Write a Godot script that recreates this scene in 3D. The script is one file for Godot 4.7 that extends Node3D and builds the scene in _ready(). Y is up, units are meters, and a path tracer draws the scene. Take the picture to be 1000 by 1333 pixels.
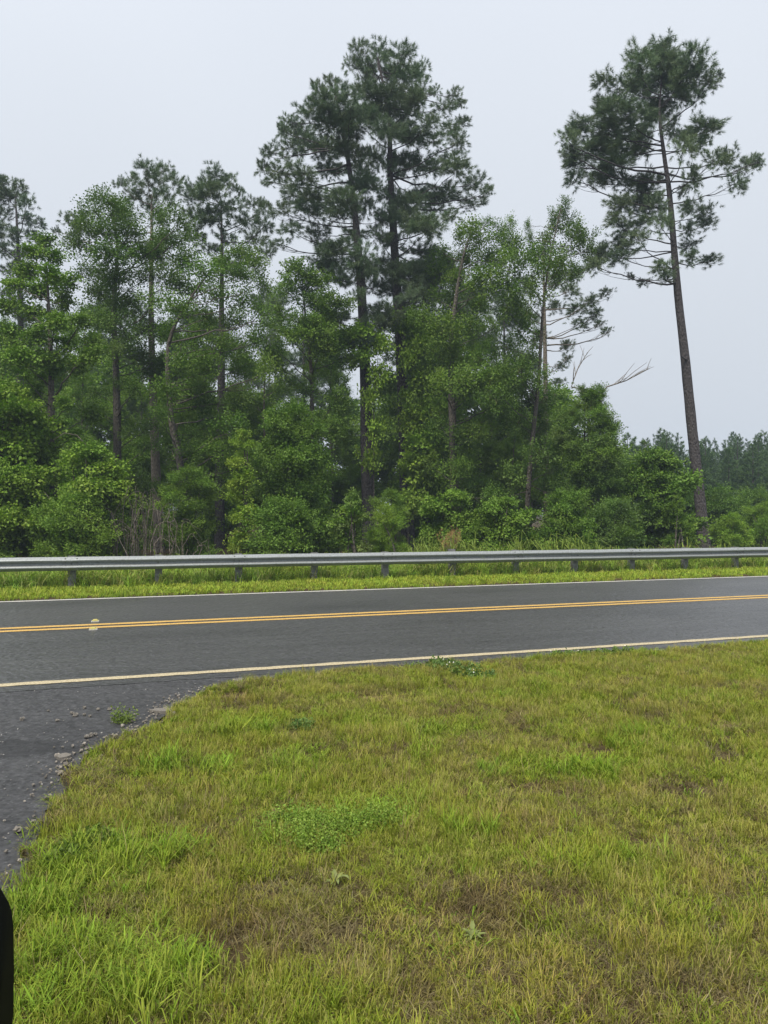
extends Node3D
# Two-lane country road with a steel guardrail and a pine wood behind it, seen over a grassy verge.
# World: camera near the origin looking along -Z. The road runs along ROAD_T; s is the distance from the camera's foot across it.

const EYE := 1.6
const FOCAL := 952.0
const ROAD_T := Vector3(0.9531, 0, -0.3026)
const ROAD_N := Vector3(-0.3026, 0, -0.9531)
const NEAR_EDGE := 7.10
const FAR_EDGE := 14.62
const RAIL_S := 16.3

var rng := RandomNumberGenerator.new()
var lump := FastNoiseLite.new()
var patchy := FastNoiseLite.new()
var names := {}
var M := {}
var spray := {}
var apron_curve := PackedVector2Array()

# ---------------------------------------------------------------- helpers
func at(x: float, y: float, d: float) -> Vector3:
	return Vector3((x - 500.0) / FOCAL * d, EYE - (y - 666.0) / FOCAL * d, -d)

func on_ground(x: float, y: float) -> Vector3:
	var d := EYE * FOCAL / (y - 666.0)
	return at(x, y, d)

func along(t: float, s: float, y: float = 0.0) -> Vector3:
	return ROAD_T * t + ROAD_N * s + Vector3(0, y, 0)

func across(p: Vector3) -> float:
	return p.dot(ROAD_N)

func numbered(called: String) -> String:
	if not names.has(called):
		names[called] = 0
		return called
	names[called] += 1
	return "%s_%03d" % [called, names[called]]

func thing(called: String, label: String, category: String, where: Vector3, group := "") -> Node3D:
	var o := Node3D.new()
	o.name = numbered(called)
	add_child(o)
	o.position = where
	o.set_meta("label", label)
	o.set_meta("category", category)
	if group:
		o.set_meta("group", group)
	return o

func part(called: String, mesh: Mesh, m: Material, parent: Node, kind := "") -> MeshInstance3D:
	var o := MeshInstance3D.new()
	o.name = called
	o.mesh = mesh
	if m:
		o.material_override = m
	parent.add_child(o, true)
	if kind:
		o.set_meta("kind", kind)
	return o

func structure(called: String, mesh: Mesh, m: Material) -> MeshInstance3D:
	var o := part(called, mesh, m, self, "structure")
	return o

func scatter(called: String, mesh: Mesh, m: Material, places: Array, colors: PackedColorArray, parent: Node) -> MultiMeshInstance3D:
	var mm := MultiMesh.new()
	mm.transform_format = MultiMesh.TRANSFORM_3D
	mm.use_colors = true
	mm.mesh = mesh
	mm.instance_count = places.size()
	for i in places.size():
		mm.set_instance_transform(i, places[i])
		mm.set_instance_color(i, colors[i])
	var o := MultiMeshInstance3D.new()
	o.name = called
	o.multimesh = mm
	o.material_override = m
	o.set_meta("kind", "stuff")
	parent.add_child(o, true)
	return o

func mesh_of(v: PackedVector3Array, idx: PackedInt32Array, uv := PackedVector2Array(), uv2 := PackedVector2Array(), nrm := PackedVector3Array(), col := PackedColorArray()) -> ArrayMesh:
	var a := []
	a.resize(Mesh.ARRAY_MAX)
	a[Mesh.ARRAY_VERTEX] = v
	a[Mesh.ARRAY_INDEX] = idx
	if uv.size():
		a[Mesh.ARRAY_TEX_UV] = uv
	if uv2.size():
		a[Mesh.ARRAY_TEX_UV2] = uv2
	if nrm.size():
		a[Mesh.ARRAY_NORMAL] = nrm
	if col.size():
		a[Mesh.ARRAY_COLOR] = col
	var m := ArrayMesh.new()
	m.add_surface_from_arrays(Mesh.PRIMITIVE_TRIANGLES, a)
	return m

# A tapered tube along points; appended to v, n, idx.
func tube(v: PackedVector3Array, n: PackedVector3Array, idx: PackedInt32Array, pts: Array, radii: Array, sides: int, rough := 0.0) -> void:
	var first := v.size()
	for i in pts.size():
		var dir: Vector3 = (pts[mini(i + 1, pts.size() - 1)] - pts[maxi(i - 1, 0)]).normalized()
		var ax := dir.cross(Vector3(0.31, 0.2, 0.93)).normalized()
		var ay := dir.cross(ax)
		for k in sides:
			var a := TAU * k / sides
			var out := ax * cos(a) + ay * sin(a)
			var r: float = radii[i] * (1.0 + (rng.randf_range(-rough, rough) if rough > 0.0 else 0.0))
			v.append(pts[i] + out * r)
			n.append(out)
	for i in pts.size() - 1:
		for k in sides:
			var a := first + i * sides + k
			var b := first + i * sides + (k + 1) % sides
			idx.append_array([a, a + sides, b, b, a + sides, b + sides])

func tube_mesh(pts: Array, radii: Array, sides: int, rough := 0.0) -> ArrayMesh:
	var v := PackedVector3Array()
	var n := PackedVector3Array()
	var idx := PackedInt32Array()
	tube(v, n, idx, pts, radii, sides, rough)
	return mesh_of(v, idx, PackedVector2Array(), PackedVector2Array(), n)

# A closed cross-section (points a along axis_a, b along axis_b) swept from p to q.
func prism(section: PackedVector2Array, p: Vector3, q: Vector3, axis_a: Vector3, axis_b: Vector3) -> ArrayMesh:
	var st := SurfaceTool.new()
	st.begin(Mesh.PRIMITIVE_TRIANGLES)
	st.set_smooth_group(-1)
	var k := section.size()
	var tri := Geometry2D.triangulate_polygon(section)
	for i in k:
		var a := axis_a * section[i].x + axis_b * section[i].y
		var b := axis_a * section[(i + 1) % k].x + axis_b * section[(i + 1) % k].y
		for w in [p + a, p + b, q + a, p + b, q + b, q + a]:
			st.add_vertex(w)
	for end in [p, q]:
		for i in range(0, tri.size(), 3):
			for j in 3:
				var s := section[tri[i + j]]
				st.add_vertex(end + axis_a * s.x + axis_b * s.y)
	st.generate_normals()
	return st.commit()

func noise(kind: int, freq: float, sd: int, octaves := 4) -> FastNoiseLite:
	var f := FastNoiseLite.new()
	f.noise_type = kind
	f.frequency = freq
	f.seed = sd
	f.fractal_octaves = octaves
	return f

func noise_texture(freq: float, sd: int, ramp: Array, size := 512, octaves := 5) -> NoiseTexture2D:
	var t := NoiseTexture2D.new()
	t.width = size
	t.height = size
	t.seamless = true
	t.noise = noise(FastNoiseLite.TYPE_SIMPLEX_SMOOTH, freq, sd, octaves)
	var g := Gradient.new()
	var offs := PackedFloat32Array()
	var cols := PackedColorArray()
	for i in ramp.size():
		offs.append(float(i) / (ramp.size() - 1))
		var c: Color = ramp[i]
		cols.append(c.linear_to_srgb())
	g.offsets = offs
	g.colors = cols
	t.color_ramp = g
	return t

func bump(freq: float, sd: int, size := 512, kind := FastNoiseLite.TYPE_SIMPLEX_SMOOTH) -> NoiseTexture2D:
	var t := NoiseTexture2D.new()
	t.width = size
	t.height = size
	t.seamless = true
	t.noise = noise(kind, freq, sd, 5)
	return t

func flat(c: Color, rough: float, spec := 0.5) -> StandardMaterial3D:
	var m := StandardMaterial3D.new()
	m.albedo_color = c.linear_to_srgb()
	m.roughness = rough
	m.metallic_specular = spec
	return m

func tinted(rough: float, back: Color, spec := 0.4) -> StandardMaterial3D:
	var m := StandardMaterial3D.new()
	m.vertex_color_use_as_albedo = true
	m.roughness = rough
	m.metallic_specular = spec
	m.cull_mode = BaseMaterial3D.CULL_DISABLED
	if back.r + back.g + back.b > 0.0:
		m.backlight_enabled = true
		m.backlight = back
	return m

# ---------------------------------------------------------------- materials
func make_materials() -> void:
	# asphalt: grains, worn streaks along the lanes
	var size := 1024
	var grain := noise(FastNoiseLite.TYPE_VALUE, 0.33, 3, 3)
	var streak := noise(FastNoiseLite.TYPE_SIMPLEX_SMOOTH, 1.0, 4, 3)
	var img := Image.create(size, size, false, Image.FORMAT_RGB8)
	for y in size:
		var sy := sin(TAU * y / size) * 2.6
		var cy := cos(TAU * y / size) * 2.6
		for x in size:
			var w := rng.randf()
			var g := grain.get_noise_2d(x, y)
			var u := streak.get_noise_3d(sy * 3.0, cy * 3.0, sin(TAU * x / size) * 0.5)
			var b := 0.062 + 0.028 * g + 0.030 * (w - 0.5) + 0.012 * u
			if w > 0.988:
				b += 0.11
			elif w < 0.03:
				b *= 0.55
			b = maxf(b, 0.014)
			img.set_pixel(x, y, Color(b * 0.98, b, b * 1.04).linear_to_srgb())
	var asphalt := StandardMaterial3D.new()
	asphalt.albedo_texture = ImageTexture.create_from_image(img)
	asphalt.roughness = 0.40
	asphalt.metallic_specular = 0.5
	asphalt.detail_enabled = true
	asphalt.detail_blend_mode = BaseMaterial3D.BLEND_MODE_MUL
	asphalt.detail_uv_layer = BaseMaterial3D.DETAIL_UV_2
	asphalt.detail_albedo = noise_texture(0.006, 12, [Color(0.62, 0.62, 0.63), Color(0.85, 0.85, 0.85), Color(0.97, 0.97, 0.97), Color(1.0, 0.99, 0.98)], 512, 6)
	asphalt.heightmap_enabled = false
	asphalt.normal_enabled = true
	var nt := bump(0.35, 9, 512, FastNoiseLite.TYPE_VALUE)
	nt.as_normal_map = true
	nt.bump_strength = 3.0
	asphalt.normal_texture = nt
	asphalt.normal_scale = 0.35
	asphalt.uv1_scale = Vector3(1, 1, 1)
	M.asphalt = asphalt
	# the side road's darker asphalt with an oily stain of its own
	var img2 := Image.create(size, size, false, Image.FORMAT_RGB8)
	var blot := noise(FastNoiseLite.TYPE_SIMPLEX_SMOOTH, 0.012, 8, 4)
	var stain := on_ground(30, 972)
	for y in size:
		for x in size:
			var w := rng.randf()
			var g := grain.get_noise_2d(x + 77, y)
			var b := 0.042 + 0.028 * g + 0.028 * (w - 0.5) + 0.010 * blot.get_noise_2d(x, y)
			if w > 0.99:
				b += 0.10
			var wx := -7.0 + 8.0 * x / size
			var wz := -8.0 + 8.0 * y / size
			var q := Vector2((wx - stain.x) / 0.62, (wz - stain.z) / 0.24).length() + 0.6 * blot.get_noise_2d(x * 2.0, y * 2.0)
			b *= lerpf(0.5, 1.0, smoothstep(0.5, 1.0, q))
			b = maxf(b, 0.012)
			img2.set_pixel(x, y, Color(b * 0.98, b, b * 1.05).linear_to_srgb())
	var apron := asphalt.duplicate()
	apron.albedo_texture = ImageTexture.create_from_image(img2)
	apron.roughness = 0.6
	M.apron = apron
	# soil and thatch below the grass
	var soil := StandardMaterial3D.new()
	soil.albedo_texture = noise_texture(0.02, 21, [Color(0.028, 0.020, 0.011), Color(0.050, 0.037, 0.019), Color(0.070, 0.055, 0.025), Color(0.10, 0.073, 0.042)], 1024, 6)
	soil.uv1_triplanar = true
	soil.uv1_world_triplanar = true
	soil.uv1_scale = Vector3(0.55, 0.55, 0.55)
	soil.roughness = 0.95
	soil.metallic_specular = 0.2
	soil.heightmap_enabled = true
	soil.heightmap_texture = bump(0.05, 22, 512)
	soil.heightmap_scale = 2.0
	M.soil = soil
	var clay := soil.duplicate()
	clay.albedo_texture = noise_texture(0.03, 27, [Color(0.08, 0.055, 0.033), Color(0.135, 0.092, 0.055), Color(0.18, 0.13, 0.082)], 512, 5)
	M.clay = clay
	# paint
	for q in [["yellow", Color(0.48, 0.30, 0.075), Color(0.58, 0.385, 0.125)], ["cream", Color(0.38, 0.325, 0.205), Color(0.50, 0.435, 0.29)], ["white", Color(0.44, 0.43, 0.40), Color(0.58, 0.57, 0.54)]]:
		var m := StandardMaterial3D.new()
		m.albedo_texture = noise_texture(0.08, 31 + names.size(), [q[1] * 0.35, q[1] * 0.8, q[1], q[2], q[2]], 512, 6)
		m.uv1_triplanar = true
		m.uv1_world_triplanar = true
		m.uv1_scale = Vector3(0.9, 0.9, 0.9)
		m.roughness = 0.7
		M[q[0]] = m
	# galvanised steel
	var zinc := StandardMaterial3D.new()
	zinc.albedo_texture = noise_texture(0.03, 41, [Color(0.13, 0.135, 0.13), Color(0.25, 0.268, 0.27), Color(0.30, 0.325, 0.33), Color(0.36, 0.385, 0.39)], 512, 6)
	zinc.uv1_triplanar = true
	zinc.uv1_world_triplanar = true
	zinc.uv1_scale = Vector3(1.3, 1.3, 1.3)
	zinc.roughness = 0.48
	zinc.metallic = 0.35
	M.zinc = zinc
	var post := zinc.duplicate()
	post.albedo_texture = noise_texture(0.04, 43, [Color(0.10, 0.105, 0.10), Color(0.17, 0.175, 0.17), Color(0.22, 0.225, 0.22)], 256, 5)
	post.metallic = 0.1
	post.roughness = 0.7
	M.post = post
	# bark
	for q in [["pine_bark", Color(0.022, 0.020, 0.020), Color(0.082, 0.075, 0.076), Color(0.138, 0.127, 0.128)], ["grey_bark", Color(0.045, 0.042, 0.036), Color(0.11, 0.10, 0.086), Color(0.17, 0.155, 0.135)], ["pale_bark", Color(0.10, 0.088, 0.072), Color(0.20, 0.175, 0.145), Color(0.30, 0.27, 0.23)]]:
		var m := StandardMaterial3D.new()
		m.albedo_texture = noise_texture(0.045, 51 + q[0].length(), [q[1], q[1], q[2], q[2], q[3], q[3]], 512, 5)
		m.uv1_triplanar = true
		m.uv1_world_triplanar = true
		m.uv1_scale = Vector3(0.8, 0.3, 0.8)
		m.roughness = 0.95
		m.metallic_specular = 0.2
		m.heightmap_enabled = true
		m.heightmap_texture = bump(0.045, 51 + q[0].length(), 512)
		m.heightmap_scale = 6.0
		M[q[0]] = m
	M.leaf = tinted(0.55, Color(0.6, 0.7, 0.2), 0.33)
	M.needle = tinted(0.6, Color(0.45, 0.52, 0.3), 0.3)
	M.blade = tinted(0.65, Color(0.55, 0.6, 0.2), 0.28)
	M.stone = StandardMaterial3D.new()
	M.stone.albedo_texture = noise_texture(0.06, 61, [Color(0.08, 0.074, 0.064), Color(0.15, 0.138, 0.12), Color(0.22, 0.205, 0.18)], 256, 5)
	M.stone.uv1_triplanar = true
	M.stone.uv1_world_triplanar = true
	M.stone.uv1_scale = Vector3(6, 6, 6)
	M.stone.roughness = 0.9
	M.gravel = tinted(0.9, Color(0, 0, 0), 0.3)

# ---------------------------------------------------------------- plant pieces
# one leafy twig: count leaves along length, appended in the frame b at p
func add_twig(v: PackedVector3Array, idx: PackedInt32Array, col: PackedColorArray, p: Vector3, b: Basis, count: int, length: float, leaf: float, wide: float, tilt: float, tone: Color) -> void:
	for i in count:
		var f := (i + 0.5) / count
		var side := 1.0 if i % 2 == 0 else -1.0
		var base := Vector3(side * rng.randf_range(0.0, 0.22) * length, f * length, rng.randf_range(-0.2, 0.2) * length)
		var dir := Vector3(side * rng.randf_range(0.1, 1.2), rng.randf_range(-0.3, 1.0), rng.randf_range(-0.6, 0.3)).normalized()
		var up := Vector3(rng.randf_range(-tilt, tilt), rng.randf_range(-tilt, tilt), 1)
		var across_leaf := dir.cross(up).normalized()
		var nrm := across_leaf.cross(dir)
		var l := leaf * rng.randf_range(0.65, 1.25)
		var w := l * wide * 0.5
		base = p + b * base
		dir = b * dir
		across_leaf = b * across_leaf
		nrm = b * nrm
		var k := v.size()
		v.append(base)
		v.append(base + dir * l * 0.42 + across_leaf * w + nrm * w * 0.3)
		v.append(base + dir * l - nrm * l * 0.12)
		v.append(base + dir * l * 0.42 - across_leaf * w + nrm * w * 0.3)
		idx.append_array([k, k + 1, k + 2, k, k + 2, k + 3])
		var t := rng.randf_range(0.8, 1.2)
		var c := Color(tone.r * t, tone.g * t, tone.b * t)
		col.append_array([c, c, c, c])

func add_needles(v: PackedVector3Array, idx: PackedInt32Array, col: PackedColorArray, p: Vector3, b: Basis, count: int, length: float, width: float, twig: float, tone: Color) -> void:
	for i in count:
		var f := pow(rng.randf(), 0.7)
		var a := rng.randf() * TAU
		var open := lerpf(1.25, 0.3, f) + rng.randf_range(-0.25, 0.35)
		var dir := b * Vector3(cos(a) * sin(open), cos(open), sin(a) * sin(open))
		var base := p + b * Vector3(0, f * twig, 0)
		var l := length * rng.randf_range(0.7, 1.15)
		var side := dir.cross(Vector3(rng.randf() - 0.5, rng.randf() - 0.5, rng.randf() - 0.5)).normalized() * width * 0.5
		var k := v.size()
		v.append(base - side)
		v.append(base + side)
		v.append(base + dir * l + Vector3(0, -0.03, 0))
		idx.append_array([k, k + 1, k + 2])
		col.append_array([tone, tone, tone])

func out_basis(dir: Vector3, q: Vector3) -> Basis:
	var z := Vector3(0, 1, 0) + Vector3(rng.randfn(), rng.randfn(), rng.randfn()) * 0.4 + Vector3(q.x, 0, q.z) * 0.45
	z = (z - dir * z.dot(dir)).normalized()
	return Basis(dir.cross(z), dir, z)

# A clump of leafy twigs or needle tufts filling an ellipsoid of radius r (0.7 r high), about the origin.
func clump_mesh(kind: Dictionary, r: float, sd: int) -> ArrayMesh:
	rng.seed = sd
	var v := PackedVector3Array()
	var idx := PackedInt32Array()
	var col := PackedColorArray()
	var n := int(kind.many * pow(r, 2.1)) + 4
	# a few lobes, so that the outline is uneven and holes show
	var lobes := []
	for i in int(4 + r * 6.0):
		var q := Vector3(rng.randfn(), rng.randfn(), rng.randfn()).normalized() * pow(rng.randf(), 0.4) * 0.72
		lobes.append([Vector3(q.x * r, q.y * r * 0.7, q.z * r), rng.randf_range(0.18, 0.50) * r + 0.05])
	for i in n:
		var lobe: Array = lobes[i % lobes.size()]
		var q := Vector3(rng.randfn(), rng.randfn(), rng.randfn()).normalized()
		if kind.pine and q.y < 0.0:
			q.y *= 0.6
		var f := pow(rng.randf(), 0.4)
		if rng.randf() < 0.16:
			f *= rng.randf_range(1.3, 2.1)
		var p: Vector3 = lobe[0] + Vector3(q.x, q.y * kind.get("flat", 0.72), q.z) * lobe[1] * f
		var out := p / r
		var dir := (out * 0.8 + q * 0.5 * f + Vector3(rng.randfn(), rng.randfn(), rng.randfn()) * 0.35 + Vector3(0, kind.up, 0)).normalized()
		var t := rng.randf_range(0.8, 1.2)
		var tone := Color(t * rng.randf_range(0.92, 1.1), t, t * rng.randf_range(0.85, 1.1))
		var b := out_basis(dir, out)
		if kind.pine:
			add_needles(v, idx, col, p, b, kind.count, kind.length, kind.width, kind.twig, tone)
		else:
			add_twig(v, idx, col, p - dir * kind.length * 0.4, b, kind.count, kind.length, kind.leaf, kind.width, kind.tilt, tone)
	# twigs that carry them
	for lobe in lobes:
		var k := v.size()
		var e: Vector3 = lobe[0]
		v.append_array([Vector3(-0.012, 0, 0), Vector3(0.012, 0, 0), e, Vector3(0, 0, -0.012), Vector3(0, 0, 0.012), e])
		idx.append_array([k, k + 1, k + 2, k + 3, k + 4, k + 5])
		var brown := Color(1.0, 0.66, 1.0)   # bark of the carrying twigs, the same everywhere
		col.append_array([brown, brown, brown, brown, brown, brown])
	return mesh_of(v, idx, PackedVector2Array(), PackedVector2Array(), PackedVector3Array(), col)

# A patch of grass blades about radius r; tones are vertex colours.
func grass_patch(count: int, r: float, height: float, width: float, lean: float, droop: float, tones: Array, sd: int) -> ArrayMesh:
	rng.seed = sd
	var v := PackedVector3Array()
	var idx := PackedInt32Array()
	var col := PackedColorArray()
	var tufts := []
	for i in maxi(3, int(count / 11.0)):
		var a := rng.randf() * TAU
		var f := r * sqrt(rng.randf())
		tufts.append([Vector3(cos(a) * f, 0, sin(a) * f), tones[rng.randi() % tones.size()], rng.randf_range(0.6, 1.25), rng.randf() * TAU])
	for i in count:
		var tf: Array = tufts[i % tufts.size()]
		var a := rng.randf() * TAU
		var base: Vector3 = tf[0] + Vector3(cos(a), 0, sin(a)) * r * 0.13 * sqrt(rng.randf())
		var b: float = tf[3] + rng.randfn() * 1.3
		var out := Vector3(cos(b), 0, sin(b))
		var h: float = height * rng.randf_range(0.45, 1.1) * tf[2]
		var l := h * lean * rng.randf_range(0.2, 1.3)
		var d := h * droop * rng.randf_range(0.1, 1.3)
		var side := Vector3(-sin(b + rng.randf_range(-1.2, 1.2)), 0, cos(b)).normalized() * width * 0.5 * rng.randf_range(0.6, 1.3)
		var p1 := base + out * l * 0.35 + Vector3(0, h * 0.5, 0)
		var p2 := base + out * l + Vector3(0, h * 0.88, 0)
		var p3 := base + out * (l + d * 0.9) + Vector3(0, maxf(h - d * 0.55, 0.004), 0)
		var k := v.size()
		v.append_array([base - side + Vector3(0, -0.02, 0), base + side + Vector3(0, -0.02, 0), p1 - side, p1 + side, p2 - side * 0.6, p2 + side * 0.6, p3])
		idx.append_array([k, k + 1, k + 2, k + 1, k + 3, k + 2, k + 2, k + 3, k + 4, k + 3, k + 5, k + 4, k + 4, k + 5, k + 6])
		var c: Color = tf[1]
		c = c.lerp(tones[rng.randi() % tones.size()], 0.35)
		var t := rng.randf_range(0.75, 1.25)
		c = Color(c.r * t, c.g * t, c.b * t)
		for j in 7:
			col.append(c)
	return mesh_of(v, idx, PackedVector2Array(), PackedVector2Array(), PackedVector3Array(), col)

const CLUMP := 0.55
const KINDS := {
	"maple": {"pine": false, "flat": 0.42, "many": 270.0, "up": 0.1, "count": 9, "length": 0.26, "leaf": 0.076, "width": 0.85, "tilt": 0.55},
	"small": {"pine": false, "flat": 0.6, "many": 350.0, "up": 0.25, "count": 11, "length": 0.27, "leaf": 0.062, "width": 0.7, "tilt": 0.8},
	"airy": {"pine": false, "many": 270.0, "up": 0.3, "count": 11, "length": 0.34, "leaf": 0.062, "width": 0.7, "tilt": 0.8},
	"round": {"pine": false, "many": 150.0, "up": 0.3, "count": 8, "length": 0.26, "leaf": 0.11, "width": 0.92, "tilt": 0.6},
	"far": {"pine": false, "many": 150.0, "up": 0.25, "count": 10, "length": 0.40, "leaf": 0.10, "width": 0.7, "tilt": 0.8},
	"pine": {"pine": true, "many": 235.0, "up": 0.5, "count": 44, "length": 0.15, "width": 0.0095, "twig": 0.12},
	"pine_far": {"pine": true, "many": 75.0, "up": 0.5, "count": 40, "length": 0.22, "width": 0.018, "twig": 0.18},
}

func make_pieces() -> void:
	for kind in KINDS:
		spray[kind] = []
		for k in 4:
			spray[kind].append(clump_mesh(KINDS[kind], CLUMP, hash(kind) + k))

# Foliage of a set of clumps [centre, radii]: large clumps are split into several, so that leaves keep their size.
func foliage(parent: Node3D, called: String, clumps: Array, o: Dictionary) -> void:
	var places := []
	var colors := PackedColorArray()
	var base: Color = o.col
	var alt: Color = o.get("alt", o.col)
	var plump: float = o.get("plump", 1.22)
	var most: float = o.get("most", 0.66)
	var kind: String = o.spray
	for c in clumps:
		var r: Vector3 = c[1] * plump
		var mean := (r.x + r.z) * 0.5
		var n := maxi(1, int(round(pow(mean / most, 2.3) * o.get("fill", 1.0))))
		var tone := base.lerp(alt, rng.randf()) * rng.randf_range(0.9, 1.1)
		for i in n:
			var p: Vector3 = c[0]
			var q := r
			if n > 1:
				var u := Vector3(rng.randfn(), rng.randfn(), rng.randfn()).normalized() * pow(rng.randf(), 0.4)
				q = r * clampf(1.25 / pow(n, 0.42), 0.3, 0.85) * rng.randf_range(0.8, 1.2)
				p += u * (r - q * 0.6)
			var b := Basis(Vector3(rng.randfn(), 0, rng.randfn()).normalized(), rng.randfn() * 0.25) * Basis(Vector3.UP, rng.randf() * TAU)
			places.append(Transform3D(Basis().scaled(Vector3(q.x, q.y / 0.7, q.z) / CLUMP) * b, p))
			var t := rng.randf_range(0.88, 1.14)
			colors.append(Color(tone.r * t * rng.randf_range(0.95, 1.07), tone.g * t, tone.b * t, 1))
	scatter(called, spray[kind][rng.randi() % 4], M.needle if KINDS[kind].pine else M.leaf, places, colors, parent)

func bezier(a: Vector3, b: Vector3, c: Vector3, steps: int) -> Array:
	var pts := []
	for i in steps + 1:
		var t := float(i) / steps
		pts.append(a * (1 - t) * (1 - t) + b * 2 * t * (1 - t) + c * t * t)
	return pts

# trunk: [[x, y], ...] sight points at the tree's distance; clumps: [x, y, half width, half height]
func tree(called: String, label: String, d: float, trunk: Array, r0: float, spots: Array, o: Dictionary) -> Node3D:
	rng.seed = hash(label)
	var foot := at(trunk[0][0], 700, d)
	foot.y = 0
	var root := thing(called, label, "tree", foot, o.get("group", ""))
	var pts := [Vector3(0, -0.25, 0)]
	var lean_z := rng.randf_range(-0.03, 0.03)
	var count := trunk.size()
	for i in count:
		var p := at(trunk[i][0], trunk[i][1], d) - foot
		if i == 0 and p.y < 0.6:
			p.y = 0.35
		p.z = lean_z * p.y
		pts.append(p)
	# smooth and refine the trunk line
	var fine := []
	for i in pts.size() - 1:
		var p0: Vector3 = pts[maxi(i - 1, 0)]
		var p3: Vector3 = pts[mini(i + 2, pts.size() - 1)]
		for k in 4:
			fine.append(pts[i].cubic_interpolate(pts[i + 1], p0, p3, k / 4.0))
	fine.append(pts[-1])
	var total: float = fine[-1].y
	var radii := []
	for p in fine:
		var f := clampf(p.y / total, 0, 1)
		radii.append(maxf(r0 * (1.0 - 0.88 * pow(f, 1.6)) * (1.0 + 0.25 * exp(-p.y * 2.2)), 0.018))
	var bark: Material = M[o.get("bark", "grey_bark")]
	part("trunk", tube_mesh(fine, radii, 10, 0.05), bark, root)
	var clumps := []
	var zr: float = o.get("deep", 1.6)
	for s in spots:
		var dz := rng.randf_range(-zr, zr)
		var c := at(s[0], s[1], d + dz) - foot
		c.y = maxf(c.y, 0.3)
		var rx: float = s[2] * d / FOCAL
		var ry: float = s[3] * d / FOCAL
		clumps.append([c, Vector3(rx, ry, (rx + ry) * 0.55)])
	# limbs from the trunk out to each clump
	var rise: float = o.get("rise", 0.55)
	for c in clumps:
		var ctr: Vector3 = c[0]
		var r: Vector3 = c[1]
		var reach := Vector2(ctr.x, ctr.z).length()
		var want := ctr.y - rise * (0.35 + 0.6 * Vector2(ctr.x - fine[-1].x * 0.7, ctr.z).length())
		want = clampf(want, total * o.get("bare", 0.12), total * 0.97)
		var best := 0
		for i in fine.size():
			if absf(fine[i].y - want) < absf(fine[best].y - want):
				best = i
		var a: Vector3 = fine[best]
		var other := clampi(best + (1 if fine[best].y < want else -1), 0, fine.size() - 1)
		if other != best:
			a = a.lerp(fine[other], clampf((want + rng.randf_range(-0.2, 0.2) - a.y) / (fine[other].y - a.y), 0, 1))
		var span := a.distance_to(ctr)
		if span < 0.25:
			continue
		var v := PackedVector3Array()
		var n := PackedVector3Array()
		var idx := PackedInt32Array()
		var mid := a.lerp(ctr, 0.55) + Vector3(rng.randf_range(-0.1, 0.1), -0.12 if rise < 0.5 else -0.05, rng.randf_range(-0.1, 0.1)) * span
		var rad := clampf(minf(radii[best] * 0.55, 0.009 + span * 0.0085), 0.009, 0.2)
		var line := bezier(a, mid, ctr, 7)
		for i in range(1, 8):
			line[i] += Vector3(rng.randfn(), rng.randfn(), rng.randfn()) * span * 0.012
		var lr := []
		for i in 8:
			lr.append(lerpf(rad, rad * 0.3, i / 7.0))
		tube(v, n, idx, line, lr, 5)
		for k in o.get("twigs", 5):
			var q := Vector3(rng.randfn(), rng.randfn() * 0.8 + 0.25, rng.randfn()).normalized()
			var from: Vector3 = line[rng.randi_range(4, 7)]
			var to := ctr + q * r * 0.85
			var tw := bezier(from, from.lerp(to, 0.5) + Vector3(0, -0.06, 0) * span, to, 4)
			tube(v, n, idx, tw, [rad * 0.32, rad * 0.27, rad * 0.2, rad * 0.14, 0.005], 4)
		part("limb", mesh_of(v, idx, PackedVector2Array(), PackedVector2Array(), n), bark, root)
	foliage(root, "crown", clumps, o)
	return root

func bush(called: String, label: String, x: float, top: float, half: float, d: float, n: int, o: Dictionary, category := "shrub") -> Node3D:
	rng.seed = hash(label)
	var foot := at(x, 700, d)
	foot.y = 0
	var root := thing(called, label, category, foot, o.get("group", ""))
	var h := EYE - (top - 666.0) * d / FOCAL
	var hw := half * d / FOCAL
	var clumps := []
	var fat: float = o.get("clump", 0.36)
	for i in n:
		var t := (i + rng.randf()) / n
		var w := hw * pow(maxf(1.0 - pow(absf(t - 0.32) / 0.72, 2.2), 0.04), 0.6)
		var a := rng.randf() * TAU
		var f := sqrt(rng.randf())
		var rad := hw * fat * rng.randf_range(0.75, 1.2) * (1.0 if t < 0.8 else 0.75)
		var c := Vector3(cos(a) * f * maxf(w - rad * 0.7, 0.05), clampf(t * h, rad * 0.4, h - rad * 0.45), sin(a) * f * maxf(w * 0.8 - rad * 0.6, 0.05))
		clumps.append([c, Vector3(rad, rad * 0.72, rad)])
	var bark: Material = M[o.get("bark", "grey_bark")]
	for k in o.get("stems", 4):
		var c: Array = clumps[clumps.size() - 1 - k * 2]
		var s0 := Vector3(rng.randf_range(-0.25, 0.25), -0.1, rng.randf_range(-0.25, 0.25))
		var e: Vector3 = c[0]
		var r := 0.02 + 0.008 * h
		part("stem", tube_mesh(bezier(s0, Vector3(s0.x + rng.randf_range(-0.2, 0.2), e.y * 0.55, s0.z), e, 7), [r, r * 0.92, r * 0.84, r * 0.75, r * 0.62, r * 0.5, r * 0.35, r * 0.2], 6), bark, root)
	foliage(root, "foliage", clumps, o)
	return root

func zoomed(ox: float, oy: float, k: float, list: Array) -> Array:
	var out := []
	for s in list:
		out.append([ox + s[0] * k, oy + s[1] * k, s[2] * k, s[3] * k])
	return out

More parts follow.
